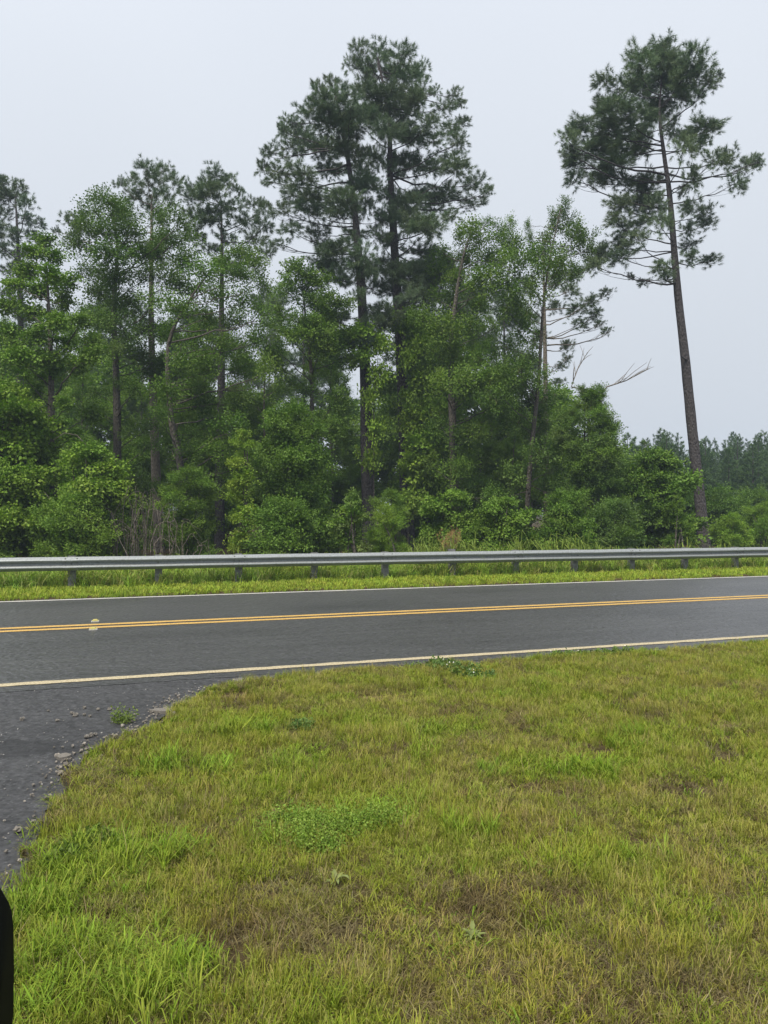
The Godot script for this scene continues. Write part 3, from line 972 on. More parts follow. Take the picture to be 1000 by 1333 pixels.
	# middle storey that fills the wood between the trunks
	var storey := [
		["slim leafy tree between the maple and the grey-green tree", 108, 400, 26, 33.5, 640, mid, fresh],
		["small leafy tree before the pale trunked pine", 185, 430, 26, 34.0, 640, mid, fresh],
		["leafy tree whose crown hides the lower trunk of the round topped pine", 290, 400, 34, 34.5, 640, mid, fresh],
		["leafy tree rising behind the big round dark shrub", 345, 420, 30, 33.5, 620, mid, fresh],
		["thin leafy tree left of the browner twin pine trunk", 430, 455, 24, 34.5, 640, mid, fresh],
		["leafy tree crowding the vine-covered pine trunk's right side", 575, 430, 28, 34.0, 640, mid, dark],
		["leafy tree below the broad dark-leaved crown", 640, 440, 34, 34.5, 640, mid, fresh],
		["fresh leafy tree at the slender grey pine's foot", 690, 520, 28, 35.0, 650, mid, fresh],
		["leafy tree behind the maple bush beside the old pine", 30, 400, 40, 38.0, 640, mid, fresh],
		["leafy tree beside the leaning forked trunk", 235, 430, 28, 35.0, 640, mid, fresh]]
	for t in storey:
		tree("understory_tree", t[0], t[4], [[t[1], 705], [t[1] + 3, 620], [t[1] - 2, 540], [t[1] + 2, t[2] + 12]], 0.07,
			column(t[1] - t[3], t[1] + t[3], t[2], t[5], 28, 15, hash(t[0])), {"spray": "airy", "plump": 1.15, "col": t[6], "alt": t[7], "deep": 1.5, "bare": 0.15, "twigs": 3})
	# far leafy trees that close the wood
	var backo := {"spray": "far", "col": mid, "alt": fresh, "dens": 26.0, "deep": 2.5, "bare": 0.1, "group": "leafy trees deep in the wood", "twigs": 3}
	for t in [[30, 470, 40, 60], [120, 500, 44, 60], [200, 480, 42, 60], [290, 500, 40, 60], [370, 560, 46, 50], [460, 540, 48, 55], [545, 500, 44, 55], [620, 470, 42, 55], [680, 500, 44, 45], [745, 585, 46, 45], [-60, 420, 40, 70]]:
		tree("forest_tree", "leafy tree standing deep in the wood behind the front trunks", t[2],
			[[t[0], 698], [t[0] + 3, 620], [t[0] - 2, 560], [t[0], t[1]]], 0.14,
			column(t[0] - t[3], t[0] + t[3], t[1], 660, 20, 26, int(t[0]) + 400), backo)
	# leafless dead top above the rounded tree
	rng.seed = 909
	var dd := 27.0
	var foot := at(778, 700, dd)
	foot.y = 0
	var dead := thing("dead_tree", "leafless dead tree with two bare grey branches above the rounded leafy tree", "tree", foot)
	var trunk := [Vector3(0, -0.2, 0.4)]
	for q in [[778, 640], [779, 560], [783, 512]]:
		trunk.append(at(q[0], q[1], dd) - foot)
	part("trunk", tube_mesh(trunk, [0.07, 0.06, 0.045, 0.035], 7), M.pale_bark, dead)
	for br in [[[783, 512], [744, 503], [752, 480], [765, 458]], [[783, 512], [790, 503], [815, 495], [846, 479]]]:
		var line := []
		for q in br:
			line.append(at(q[0], q[1], dd) - foot)
		var v := PackedVector3Array()
		var n := PackedVector3Array()
		var idx := PackedInt32Array()
		tube(v, n, idx, line, [0.035, 0.028, 0.02, 0.008], 5)
		for k in 9:
			var f := 1 + rng.randi() % 2
			var a: Vector3 = line[f].lerp(line[f + 1], rng.randf())
			var dir: Vector3 = (line[f + 1] - line[f]).normalized() + Vector3(rng.randf_range(-0.8, 0.8), rng.randf_range(-0.1, 1.0), rng.randf_range(-0.8, 0.8))
			var e := a + dir * rng.randf_range(0.25, 0.6)
			tube(v, n, idx, [a, a.lerp(e, 0.5) + Vector3(0, 0.03, 0), e], [0.013, 0.010, 0.005], 4)
		part("branch", mesh_of(v, idx, PackedVector2Array(), PackedVector2Array(), n), M.pale_bark, dead)

# ---------------------------------------------------------------- shrubs, vines, saplings
func build_shrubs() -> void:
	var bright := Color(0.205, 0.325, 0.036)
	var fresh := Color(0.155, 0.265, 0.032)
	var mid := Color(0.135, 0.236, 0.030)
	var dark := Color(0.108, 0.197, 0.030)
	# [label, x, top, half width, distance, clumps, colour, second colour, spray, density]
	var list := [
		["big maple bush with layered fresh green leaves beside the dark maple trunk", 10, 500, 80, 22.5, 34, fresh, bright, "maple", 62],
		["bright leafy bush spreading below the forked maple trunk", 108, 575, 70, 22.0, 26, fresh, bright, "maple", 60],
		["small dense maple thicket behind the rail, dark inside", -12, 600, 70, 21.5, 20, mid, bright, "maple", 62],
		["mid green undergrowth bush left of the tangled bare vines", 95, 640, 60, 21.0, 20, mid, fresh, "small", 85],
		["young maple with bright outer leaves reaching over the vine tangle", 140, 580, 40, 24.0, 16, mid, bright, "maple", 60],
		["leafy undergrowth bush right of the tangled bare vines", 245, 610, 44, 24.5, 22, mid, fresh, "small", 80],
		["big round dark green shrub left of the twin pines", 378, 528, 70, 23.5, 40, dark, mid, "small", 105],
		["yellow-green sapling with hanging clusters of leaves before the round dark shrub", 316, 560, 27, 22.0, 15, bright, Color(0.24, 0.33, 0.045), "maple", 62, 0.55],
		["low dark shrub at the foot of the round shrub", 365, 655, 55, 21.5, 18, dark, mid, "small", 105],
		["low shrub with large pale green leaves at the rail", 455, 640, 32, 21.0, 14, fresh, Color(0.15, 0.22, 0.06), "round", 60],
		["shrub at the foot of the browner twin pine", 505, 640, 34, 25.0, 18, mid, fresh, "small", 85],
		["yellow leaved low bush between the twin pine trunks", 505, 660, 30, 21.5, 12, fresh, bright, "small", 80],
		["dense bush with layered leaves behind the rusty seedhead plant", 590, 635, 46, 23.0, 24, mid, fresh, "maple", 64],
		["tall leafy sapling thicket right of the twin pines", 625, 540, 38, 34.0, 24, mid, fresh, "small", 80],
		["wide bush of layered green leaves before the tall sapling thicket", 660, 645, 50, 22.0, 24, fresh, mid, "maple", 64],
		["slim leafy sapling beside the slender grey pine", 672, 560, 30, 33.0, 20, fresh, mid, "small", 80],
		["rounded dense tree-like shrub under the leafless branches", 768, 502, 56, 26.0, 85, mid, Color(0.112, 0.185, 0.042), "small", 105, 0.25],
		["dark low shrub at the foot of the rounded tree-like shrub", 735, 640, 50, 22.5, 22, dark, mid, "small", 100],
		["low dark bush with grey-green leaves right of the rounded shrub", 800, 655, 45, 22.5, 18, dark, Color(0.10, 0.165, 0.055), "small", 95],
		["rounded leafy bush beside the lone pine's trunk", 848, 588, 58, 27.0, 34, mid, dark, "maple", 68],
		["yellow-green bush leaning against the lone pine's base", 884, 645, 28, 25.5, 14, fresh, mid, "maple", 62],
		["low light green bush right of the lone pine's base", 950, 668, 30, 26.0, 14, fresh, bright, "small", 80],
		["low weedy bush at the foot of the young pine stand", 990, 655, 34, 28.0, 14, mid, fresh, "small", 80],
		["leafy thicket between the lone pine and the young pine stand", 935, 640, 45, 36.0, 22, mid, dark, "small", 80],
		["broad low thicket at the young pine stand's near edge", 985, 640, 50, 40.0, 22, mid, dark, "small", 80],
		["dark low thicket behind the lone pine's trunk", 895, 625, 45, 38.0, 22, dark, mid, "small", 80],
		["leafy thicket under the leaning forked tree", 275, 560, 56, 34.0, 26, mid, fresh, "small", 90],
		["leafy undergrowth deep behind the tangled bare vines", 180, 570, 56, 33.0, 26, mid, fresh, "small", 90],
		["leafy thicket behind the maple bush", 60, 540, 60, 31.0, 26, mid, fresh, "small", 90],
		["leafy undergrowth behind the twin pine trunks", 455, 610, 50, 35.0, 24, mid, fresh, "small", 90],
		["leafy undergrowth behind the vine-covered pine", 560, 600, 56, 35.0, 24, mid, fresh, "small", 90],
		["leafy thicket below the broad dark-leaved tree", 655, 580, 56, 34.0, 24, mid, fresh, "small", 90],
		["leafy thicket behind the rounded tree-like shrub", 735, 590, 50, 31.0, 20, mid, fresh, "small", 90],
	]
	for b in list:
		bush("shrub", b[0], b[1], b[2], b[3], b[4], int(b[5] * 1.35), {"spray": b[8], "col": b[6], "alt": b[7], "clump": b[10] if b.size() > 10 else 0.36})
	# airy sapling top right of the rounded shrub
	bush("sapling", "thin airy sapling with sparse top before the young pine stand", 842, 572, 18, 30.0, 7, {"spray": "small", "col": mid, "alt": dark, "dens": 30.0, "stems": 3}, "sapling")
	# vines on the twin pines
	for q in [["climbing_vine", "bright green vine climbing the darker twin pine's trunk", 531, 30.8, [[545, 430, 14, 14], [528, 425, 14, 12], [550, 460, 16, 16], [530, 470, 14, 16], [556, 500, 18, 16], [534, 520, 14, 16], [560, 540, 20, 18], [540, 560, 16, 16], [556, 585, 22, 18], [536, 610, 18, 16], [556, 630, 20, 16], [534, 660, 18, 16]]],
			["climbing_vine", "thin bright vine hanging between the twin pine trunks", 488, 29.6, [[455, 440, 16, 11], [478, 436, 16, 11], [494, 448, 14, 11], [470, 465, 14, 12], [492, 490, 12, 14], [482, 520, 10, 14], [488, 560, 10, 14], [484, 600, 10, 14]]]]:
		rng.seed = hash(q[1])
		var foot := at(q[2], 700, q[3])
		foot.y = 0
		var root := thing(q[0], q[1], "vine", foot)
		var clumps := []
		var stem := [Vector3(0, -0.1, 0)]
		for c in q[4]:
			var p: Vector3 = at(c[0], c[1], q[3]) - foot
			clumps.append([p, Vector3(c[2], c[3], (c[2] + c[3]) * 0.5) * 1.55 * q[3] / FOCAL])
		for i in range(q[4].size() - 1, -1, -1):
			var p: Vector3 = clumps[i][0]
			stem.append(Vector3(p.x * 0.4, p.y, 0.05))
		var radii := []
		for i in stem.size():
			radii.append(0.025 * (1.0 - 0.6 * i / stem.size()))
		part("stem", tube_mesh(stem, radii, 5), M.grey_bark, root)
		foliage(root, "foliage", clumps, {"spray": "maple", "col": fresh, "alt": bright, "dens": 50.0, "size": 0.85})
	# tangle of bare vines and canes
	rng.seed = 515
	var tf := at(178, 700, 21.5)
	tf.y = 0
	var tangle := thing("bare_vine_tangle", "tangle of bare brown and grey vines hanging before the pale trunked pine", "vines", tf)
	for k in 90:
		var x := rng.randfn() * 0.75
		var z := rng.randf_range(-0.5, 0.5)
		var hgt := rng.randf_range(0.7, 2.6) * exp(-absf(x) * 0.35)
		var a := Vector3(x, -0.05, z)
		var c := Vector3(x + rng.randf_range(-0.9, 0.9), hgt * rng.randf_range(0.5, 1.0), z + rng.randf_range(-0.5, 0.5))
		var b := Vector3(x + rng.randf_range(-0.3, 0.3), hgt * 1.5, z)
		var pts := bezier(a, b, c, 8)
		for i in range(1, 9):
			pts[i] += Vector3(rng.randfn(), rng.randfn(), rng.randfn()) * 0.035
		var r := rng.randf_range(0.005, 0.013)
		part("cane", tube_mesh(pts, [r, r, r, r * 0.95, r * 0.9, r * 0.8, r * 0.7, r * 0.55, r * 0.35], 4), M.pale_bark if rng.randf() < 0.6 else M.grey_bark, tangle)
	# bare twigs that catch the light in the thicket
	for q in [[["pale bare bent branch hooked over the left thicket"], [70, 572, 84, 563, 100, 566, 112, 578], 21.8], [["pale bare twig low in the left thicket"], [58, 640, 70, 655, 80, 676, 96, 682], 21.3], [["pale cane leaning before the tangled bare vines"], [152, 690, 157, 705, 163, 716, 166, 722], 20.6]]:
		var p0 := at(q[1][6], 700, q[2])
		p0.y = 0
		var root := thing("bare_branch", q[0][0], "branch", p0)
		var pts := [Vector3(0, -0.1, 0)]
		for i in range(3, -1, -1):
			pts.append(at(q[1][i * 2], q[1][i * 2 + 1], q[2]) - p0)
		part("stick", tube_mesh(pts, [0.016, 0.015, 0.013, 0.011, 0.006], 5), M.pale_bark, root)

# ---------------------------------------------------------------- young pine stand far right
func build_plantation() -> void:
	var protos := []
	for k in 4:
		rng.seed = 300 + k
		var root := thing("young_pine", "young dense pine in the distant even stand beyond the lone pine", "tree", Vector3.ZERO, "young pines in the distant stand")
		var h := 10.0
		part("trunk", tube_mesh([Vector3(0, -0.3, 0), Vector3(0.03, 3, 0), Vector3(-0.03, 6, 0.03), Vector3(0, h * 0.97, 0)], [0.13, 0.1, 0.06, 0.015], 6), M.pine_bark, root)
		var v := PackedVector3Array()
		var idx := PackedInt32Array()
		var col := PackedColorArray()
		var y := 0.9
		while y < h:
			var f := y / h
			var w := 2.0 * pow(1.0 - f, 0.95) + 0.06
			var n := int(4 + 28 * (1.0 - f))
			for i in n:
				var a := rng.randf() * TAU
				var rr := w * sqrt(rng.randf_range(0.15, 1.0))
				var dir := Vector3(cos(a), 0.75 + f * 1.2, sin(a)).normalized()
				var s := rng.randf_range(0.8, 1.35) * (1.0 - 0.55 * f)
				var t := rng.randf_range(0.75, 1.2)
				add_needles(v, idx, col, Vector3(cos(a) * rr, y + rng.randf_range(-0.2, 0.2) - rr * 0.1, sin(a) * rr), out_basis(dir, dir), 40, 0.46 * s, 0.055 * s, 0.4 * s, Color(0.086 * t, 0.150 * t, 0.050 * t))
			y += 0.33
		part("crown", mesh_of(v, idx, PackedVector2Array(), PackedVector2Array(), PackedVector3Array(), col), M.needle, root)
		protos.append(root)
	rng.seed = 331
	var used := 0
	for row in 9:
		var d := 54.0 + row * 6.0
		var x := -2.0 + (row % 2) * 1.3
		while x < 56.0 + row * 2.5:
			var px := 500.0 + x / d * FOCAL
			if px > 770.0 and px < 1060.0:
				var o: Node3D = protos[used] if used < 4 else protos[used % 4].duplicate()
				if used >= 4:
					o.name = numbered("young_pine")
					add_child(o)
				o.position = Vector3(x + rng.randf_range(-0.5, 0.5), 0, -d + rng.randf_range(-1.2, 1.2))
				o.rotation.y = rng.randf() * TAU
				var tall := rng.randf_range(0.84, 1.12) * (0.92 + 0.00045 * (px - 780.0)) * (0.74 + row * 0.045)
				o.scale = Vector3(rng.randf_range(0.9, 1.15), tall, rng.randf_range(0.9, 1.15))
				used += 1
			x += rng.randf_range(1.7, 2.6)
	print("young pines ", used)

# ---------------------------------------------------------------- grass
func patch_at(p: Vector3, s: float, tall: float) -> Transform3D:
	return Transform3D(Basis(Vector3.UP, rng.randf() * TAU).scaled_local(Vector3(s, tall, s)), p)

func tinge(c: Color, spread: float) -> Color:
	var v := rng.randf_range(1.0 - spread, 1.0 + spread)
	return Color(c.r * v * rng.randf_range(0.95, 1.06), c.g * v, c.b * v * rng.randf_range(0.9, 1.1))

func grass_object(called: String, label: String, meshes: Array, places: Array, tints: Array) -> void:
	# places[k], tints[k] belong to meshes[k]; nobody could count the blades: one object of kind stuff
	var root := Node3D.new()
	root.name = called
	add_child(root)
	root.set_meta("label", label)
	root.set_meta("category", "grass")
	root.set_meta("kind", "stuff")
	for k in meshes.size():
		if not places[k].is_empty():
			scatter("blades", meshes[k], M.blade, places[k], PackedColorArray(tints[k]), root)

const G_LAWN := [Color(0.213, 0.274, 0.025), Color(0.186, 0.262, 0.023), Color(0.260, 0.291, 0.037), Color(0.154, 0.228, 0.023), Color(0.298, 0.285, 0.069)]
const G_LUSH := [Color(0.167, 0.272, 0.023), Color(0.196, 0.287, 0.028), Color(0.136, 0.226, 0.023), Color(0.232, 0.277, 0.038)]
const G_FINE := [Color(0.250, 0.285, 0.037), Color(0.223, 0.268, 0.033), Color(0.287, 0.285, 0.058), Color(0.180, 0.234, 0.029), Color(0.319, 0.279, 0.104)]
const G_STRAW := [Color(0.190, 0.155, 0.075), Color(0.128, 0.105, 0.046), Color(0.257, 0.230, 0.120), Color(0.081, 0.058, 0.030), Color(0.157, 0.145, 0.042), Color(0.104, 0.080, 0.036)]

func build_far_verge() -> void:
	var low := []
	var tall := []
	for k in 3:
		low.append(grass_patch(330, 0.34, 0.11, 0.011, 0.5, 0.3, [Color(0.285, 0.385, 0.040), Color(0.255, 0.37, 0.038), Color(0.33, 0.36, 0.06), Color(0.21, 0.32, 0.034)], 201 + k))
		tall.append(grass_patch(420, 0.42, 0.50, 0.014, 0.35, 0.4, [Color(0.21, 0.36, 0.040), Color(0.25, 0.38, 0.045), Color(0.30, 0.35, 0.065), Color(0.17, 0.30, 0.035), Color(0.32, 0.31, 0.12)], 205 + k))
	var arch := grass_patch(16, 0.16, 0.85, 0.026, 0.45, 0.6, [Color(0.15, 0.23, 0.04), Color(0.19, 0.25, 0.05), Color(0.12, 0.19, 0.035)], 209)
	rng.seed = 41
	var P := [[], [], []]
	var C := [[], [], []]
	var t := -16.0
	while t < 34.0:
		for s in [14.78, 15.05, 15.32, 15.6, 15.88, 16.1]:
			var p := along(t + rng.randf_range(-0.12, 0.12), s + rng.randf_range(-0.1, 0.1))
			var k := rng.randi() % 3
			P[k].append(patch_at(p, rng.randf_range(0.8, 1.05) * (0.6 if s < 14.9 else 1.0), rng.randf_range(0.6, 1.2) * (0.7 if s < 15.0 else 1.0)))
			C[k].append(tinge(Color(1, 1, 1).lerp(Color(1.06, 0.95, 1.1), clampf(0.3 + patchy.get_noise_2d(p.x * 1.2, p.z * 1.2), 0, 1)), 0.12))
		t += 0.30
	grass_object("short_verge_grass", "short yellow-green grass strip between white line and guardrail", low, P, C)
	P = [[], [], []]
	C = [[], [], []]
	t = -16.0
	while t < 34.0:
		for s in [16.5, 16.85, 17.2, 17.7, 18.2]:
			var p := along(t + rng.randf_range(-0.2, 0.2), s + rng.randf_range(-0.12, 0.12))
			var n := patchy.get_noise_2d(p.x, p.z)
			var k := rng.randi() % 3
			P[k].append(patch_at(p, rng.randf_range(0.8, 1.1), rng.randf_range(0.7, 1.15) * (0.85 + 0.5 * n) * (0.8 if s < 16.6 else 1.0)))
			C[k].append(tinge(Color(1, 1, 1).lerp(Color(1.15, 0.98, 1.3), clampf(0.1 + n, 0, 1)), 0.15))
		t += 0.42
	grass_object("tall_verge_grass", "tall tangled green grass growing under and behind the guardrail", tall, P, C)
	var Q := []
	var D := []
	for i in 130:
		var u := rng.randf_range(6.2, 11.5) if i < 55 else rng.randf_range(-14.0, 32.0)
		Q.append(patch_at(along(u, rng.randf_range(16.75, 18.0)), rng.randf_range(0.8, 1.2), rng.randf_range(0.7, 1.3) if i < 55 else rng.randf_range(0.5, 1.05)))
		D.append(tinge(Color(1, 1, 1), 0.2))
	grass_object("arching_grass", "arching broad-bladed grass rising above the rail before the bushes", [arch], [Q], [D])
	# rusty seedhead plant above the rail
	rng.seed = 77
	var foot := at(586, 700, 18.6)
	foot.y = 0
	var plant := thing("seedhead_plant", "rusty brown feathery seedhead plant rising just above the guardrail", "plant", foot)
	var v := PackedVector3Array()
	var idx := PackedInt32Array()
	var col := PackedColorArray()
	for k in 22:
		var a := rng.randf() * TAU
		var e := Vector3(cos(a) * rng.randf_range(0.05, 0.36), rng.randf_range(0.75, 1.18), sin(a) * 0.25)
		part("stem", tube_mesh(bezier(Vector3(e.x * 0.2, -0.05, e.z * 0.2), Vector3(e.x * 0.4, 0.6, e.z * 0.4), e, 5), [0.006, 0.006, 0.005, 0.005, 0.004, 0.003], 4), M.pale_bark, plant)
		for j in 5:
			var g := rng.randf_range(0.8, 1.25)
			var dir := Vector3(rng.randfn() * 0.4, 1, rng.randfn() * 0.4).normalized()
			add_needles(v, idx, col, e + Vector3(rng.randfn() * 0.05, -0.06 * j, rng.randfn() * 0.05), out_basis(dir, dir), 14, 0.10, 0.006, 0.08, Color(0.36 * g, 0.20 * g, 0.105 * g).lerp(Color(0.30, 0.28, 0.12), rng.randf() * 0.5))
	var heads := part("seedheads", mesh_of(v, idx, PackedVector2Array(), PackedVector2Array(), PackedVector3Array(), col), M.blade, plant, "stuff")

func zone(x: float, z: float, list: Array) -> float:
	var best := 0.0
	for q in list:
		var r := Vector2((x - q[0].x) / q[1], (z - q[0].z) / q[2]).length()
		best = maxf(best, 1.0 - smoothstep(0.45, 1.15, r + 0.35 * lump.get_noise_2d(x * 2.0, z * 2.0)))
	return best

func zones(list: Array) -> Array:
	var out := []
	for q in list:
		out.append([on_ground(q[0], q[1]), q[2], q[3]])
	return out

func build_near_verge() -> void:
	# patches of blades: lawn, fine, straw and lush ones, small for ragged edges and large for the sward
	var kinds := {}
	for q in [["lawn", 0.15, 420, 0.060, 0.0032, 0.6, 0.35, G_LAWN], ["fine", 0.15, 460, 0.068, 0.0024, 0.45, 0.25, G_FINE], ["straw", 0.16, 420, 0.048, 0.0024, 1.5, 0.9, G_STRAW], ["lush", 0.13, 190, 0.095, 0.0048, 0.65, 0.55, G_LUSH],
			["lawn_s", 0.055, 60, 0.055, 0.0034, 0.7, 0.4, G_LAWN], ["straw_s", 0.06, 60, 0.040, 0.0026, 1.6, 0.9, G_STRAW], ["lush_s", 0.05, 26, 0.085, 0.0048, 0.7, 0.6, G_LUSH], ["stalk", 0.15, 10, 0.15, 0.0020, 0.35, 0.2, [Color(0.34, 0.28, 0.15), Color(0.25, 0.24, 0.08), Color(0.30, 0.21, 0.12)]]]:
		kinds[q[0]] = {"m": [], "p": [], "c": []}
		for k in 4:
			kinds[q[0]].m.append(grass_patch(q[2], q[1], q[3], q[4], q[5], q[6], q[7], hash(q[0]) + k))
			kinds[q[0]].p.append([])
			kinds[q[0]].c.append([])
	rng.seed = 55
	var Zlush := zones([[75, 1190, 0.30, 0.30], [140, 1225, 0.26, 0.20], [60, 1290, 0.3, 0.25], [200, 1125, 0.14, 0.12], [100, 1130, 0.16, 0.2], [250, 1005, 0.35, 0.18], [440, 870, 0.5, 0.2], [845, 1130, 0.10, 0.10], [400, 1000, 0.22, 0.15], [490, 1075, 0.15, 0.08], [330, 955, 0.4, 0.18], [210, 1300, 0.15, 0.15], [600, 960, 0.4, 0.2], [690, 1010, 0.3, 0.2], [540, 1310, 0.1, 0.08], [780, 1010, 0.25, 0.15]])
	var Zdry := zones([[450, 1240, 0.5, 0.28], [620, 1210, 0.55, 0.3], [760, 1180, 0.5, 0.3], [330, 1190, 0.30, 0.22], [290, 1245, 0.22, 0.14], [860, 1290, 0.5, 0.3], [600, 1300, 0.5, 0.25], [270, 1110, 0.3, 0.25], [950, 1180, 0.3, 0.4], [700, 1080, 0.4, 0.2], [900, 1040, 0.4, 0.3], [500, 985, 0.3, 0.25], [960, 900, 0.6, 0.4], [860, 930, 0.5, 0.3], [350, 915, 0.4, 0.25], [500, 905, 0.5, 0.2]])
	var Zbare := zones([[505, 912, 0.40, 0.16], [600, 905, 0.22, 0.10], [215, 942, 0.2, 0.2], [290, 908, 0.4, 0.16], [500, 1045, 0.14, 0.09], [820, 920, 0.2, 0.14], [285, 1240, 0.13, 0.08], [640, 1225, 0.12, 0.07], [440, 1160, 0.10, 0.06], [350, 900, 0.25, 0.1], [400, 1225, 0.12, 0.06], [700, 1160, 0.10, 0.06], [930, 1000, 0.14, 0.10]])
	var z := -1.3
	while z > -10.2:
		var step := 0.115 if z > -4.0 else 0.135
		var half := -z * 0.54 + 0.9
		var x := -half
		while x < half:
			var px := x + rng.randf_range(-0.06, 0.06)
			var pz := z + rng.randf_range(-0.06, 0.06)
			x += step
			var inside := paved(px, pz) + 0.05 * lump.get_noise_2d(px * 4.0, pz * 4.0)
			var at_side := across(Vector3(px, 0, pz)) < NEAR_EDGE - 0.45
			var bare := zone(px, pz, Zbare)
			if at_side and pz < -4.5:
				bare = maxf(bare, smoothstep(-0.32, -0.02, inside))
			var k := patchy.get_noise_2d(px * 1.6, pz * 1.6)
			var k2 := lump.get_noise_2d(px * 2.4 + 30.0, pz * 2.4)
			var wet := clampf(zone(px, pz, Zlush) + k * 0.35 - 0.05, 0, 1)
			var dry := clampf(zone(px, pz, Zdry) * 0.8 - k * 0.7 + 0.10, 0, 1)
			var p := Vector3(px, ground_y(px, pz) - 0.003, pz)
			var small := inside > -0.13
			if inside > 0.03 and not (inside < 0.10 and rng.randf() < 0.25):
				continue
			var todo := []
			if small:
				for j in 4:
					var o := Vector3(rng.randf_range(-0.06, 0.06), 0, rng.randf_range(-0.06, 0.06))
					if paved(px + o.x, pz + o.z) > 0.06 or rng.randf() < bare * 0.85:
						continue
					todo.append(["lush_s" if rng.randf() < wet * 0.6 + 0.08 else ("straw_s" if rng.randf() < 0.3 + dry * 0.4 else "lawn_s"), o])
			else:
				if rng.randf() < bare * 0.9 or (k2 < -0.22 and rng.randf() < 0.6):
					if rng.randf() < 0.7:
						todo.append(["straw_s", Vector3.ZERO])
				else:
					if rng.randf() < 0.14 + dry * 0.66:
						todo.append(["straw", Vector3.ZERO])
					if rng.randf() > dry * 0.38:
						todo.append(["lawn" if rng.randf() < 0.5 + 0.4 * wet - 0.3 * dry else "fine", Vector3.ZERO])
					if rng.randf() < wet * 0.75:
						todo.append(["lush", Vector3.ZERO])
					elif rng.randf() < 0.07:
						todo.append(["lush_s", Vector3.ZERO])
					if rng.randf() < 0.16:
						todo.append(["stalk", Vector3.ZERO])
			for q in todo:
				var e: Dictionary = kinds[q[0]]
				var w := rng.randi() % 4
				var hgt := rng.randf_range(0.75, 1.2) * (1.0 + k * 0.5 + k2 * 0.25)
				if q[0] == "straw":
					hgt = rng.randf_range(0.7, 1.2)
				e.p[w].append(patch_at(p + q[1], rng.randf_range(0.85, 1.12), hgt))
				var tint := Color(1, 1, 1)
				if q[0] in ["lawn", "fine", "lawn_s"]:
					tint = Color(1, 1, 1).lerp(Color(1.06, 0.95, 1.1), dry).lerp(Color(0.88, 1.03, 0.9), wet * 0.7)
				e.c[w].append(tinge(tint, 0.12))
		z -= step
	for q in [["lawn_grass", "lawn", "green lawn grass blades covering the roadside verge"], ["fine_grass", "fine", "fine yellowish grass blades mixed through the verge"], ["straw", "straw", "dry brown straw lying among the verge grass"], ["crabgrass", "lush", "lush broad-bladed bright green grass patches on the verge"],
			["edge_grass", "lawn_s", "small grass tufts at the ragged edge of the verge"], ["edge_straw", "straw_s", "small dry straw tufts where the soil shows through"], ["edge_crabgrass", "lush_s", "single broad-bladed green grass tufts scattered over the verge"], ["grass_stalks", "stalk", "thin pale seed stalks standing above the verge grass"]]:
		grass_object(q[0], q[2], kinds[q[1]].m, kinds[q[1]].p, kinds[q[1]].c)
	# feathery bright green plant patch, and white-flowered clover patches
	for q in [["feathery_plant", "bright green feathery low plant patch in the dry grass", [[385, 1085, 0.18, 0.14], [430, 1092, 0.19, 0.13], [402, 1115, 0.16, 0.09], [465, 1086, 0.16, 0.09], [500, 1085, 0.12, 0.06]], 0.014, 0.6, Color(0.160, 0.275, 0.040), Color(0.24, 0.32, 0.055), 640, 0.10],
			["clover_patch", "dark green clover patch with white flowers near cream edge line", [[590, 876, 0.26, 0.14], [618, 884, 0.22, 0.10], [570, 872, 0.2, 0.1]], 0.026, 0.95, Color(0.085, 0.155, 0.045), Color(0.13, 0.20, 0.05), 150, 0.05],
			["clover_patch", "clover patch with white flowers overhanging the cream edge line", [[765, 854, 0.35, 0.14], [800, 852, 0.35, 0.14], [735, 858, 0.25, 0.12]], 0.026, 0.95, Color(0.10, 0.18, 0.045), Color(0.15, 0.22, 0.045), 150, 0.05],
			["leafy_weed", "small bushy green weed growing in the gravel beside the side road", [[158, 938, 0.06, 0.05]], 0.024, 0.5, Color(0.12, 0.18, 0.04), Color(0.18, 0.23, 0.05), 34, 0.15],
			["leafy_weed", "flat dark leafy weed mat at the side road's grass edge", [[118, 1112, 0.14, 0.12], [95, 1128, 0.10, 0.08]], 0.026, 0.8, Color(0.10, 0.16, 0.03), Color(0.14, 0.19, 0.035), 130, 0.05],
			["leafy_weed", "small dark leafy weed amid pale grass above the feathery patch", [[397, 958, 0.09, 0.07]], 0.022, 0.8, Color(0.09, 0.17, 0.04), Color(0.12, 0.19, 0.045), 40, 0.07]]:
		rng.seed = hash(q[1])
		var c0 := on_ground(q[2][0][0], q[2][0][1])
		var root := thing(q[0], q[1], "plant", Vector3(c0.x, 0, c0.z))
		var v := PackedVector3Array()
		var idx := PackedInt32Array()
		var col := PackedColorArray()
		var fl := []
		var fc := PackedColorArray()
		for i in q[7]:
			var s: Array = q[2][i % q[2].size()]
			var c := on_ground(s[0], s[1])
			var a := rng.randf() * TAU
			var f := pow(rng.randf(), 0.62)
			var px: float = c.x + cos(a) * f * s[2]
			var pz: float = c.z + sin(a) * f * s[3]
			var hgt: float = q[8] * (1.0 - 0.55 * f) * rng.randf_range(0.4, 1.1)
			var p := Vector3(px, ground_y(px, pz) + hgt * 0.5, pz) - root.position
			var dir := Vector3(rng.randfn() * 0.7, 0.8, rng.randfn() * 0.7).normalized()
			var t: Color = q[5]
			t = t.lerp(q[6], rng.randf()) * rng.randf_range(0.85, 1.15)
			add_twig(v, idx, col, p, out_basis(dir, dir), 13, 0.05 + hgt * 0.7, q[3], q[4], 0.9, t)
			if q[0] == "clover_patch" and i % 16 == 0:
				fl.append(Transform3D(Basis().scaled(Vector3(1, 1, 1) * rng.randf_range(0.7, 1.2)), p + Vector3(0, 0.07, 0)))
				fc.append(Color(0.72, 0.70, 0.64))
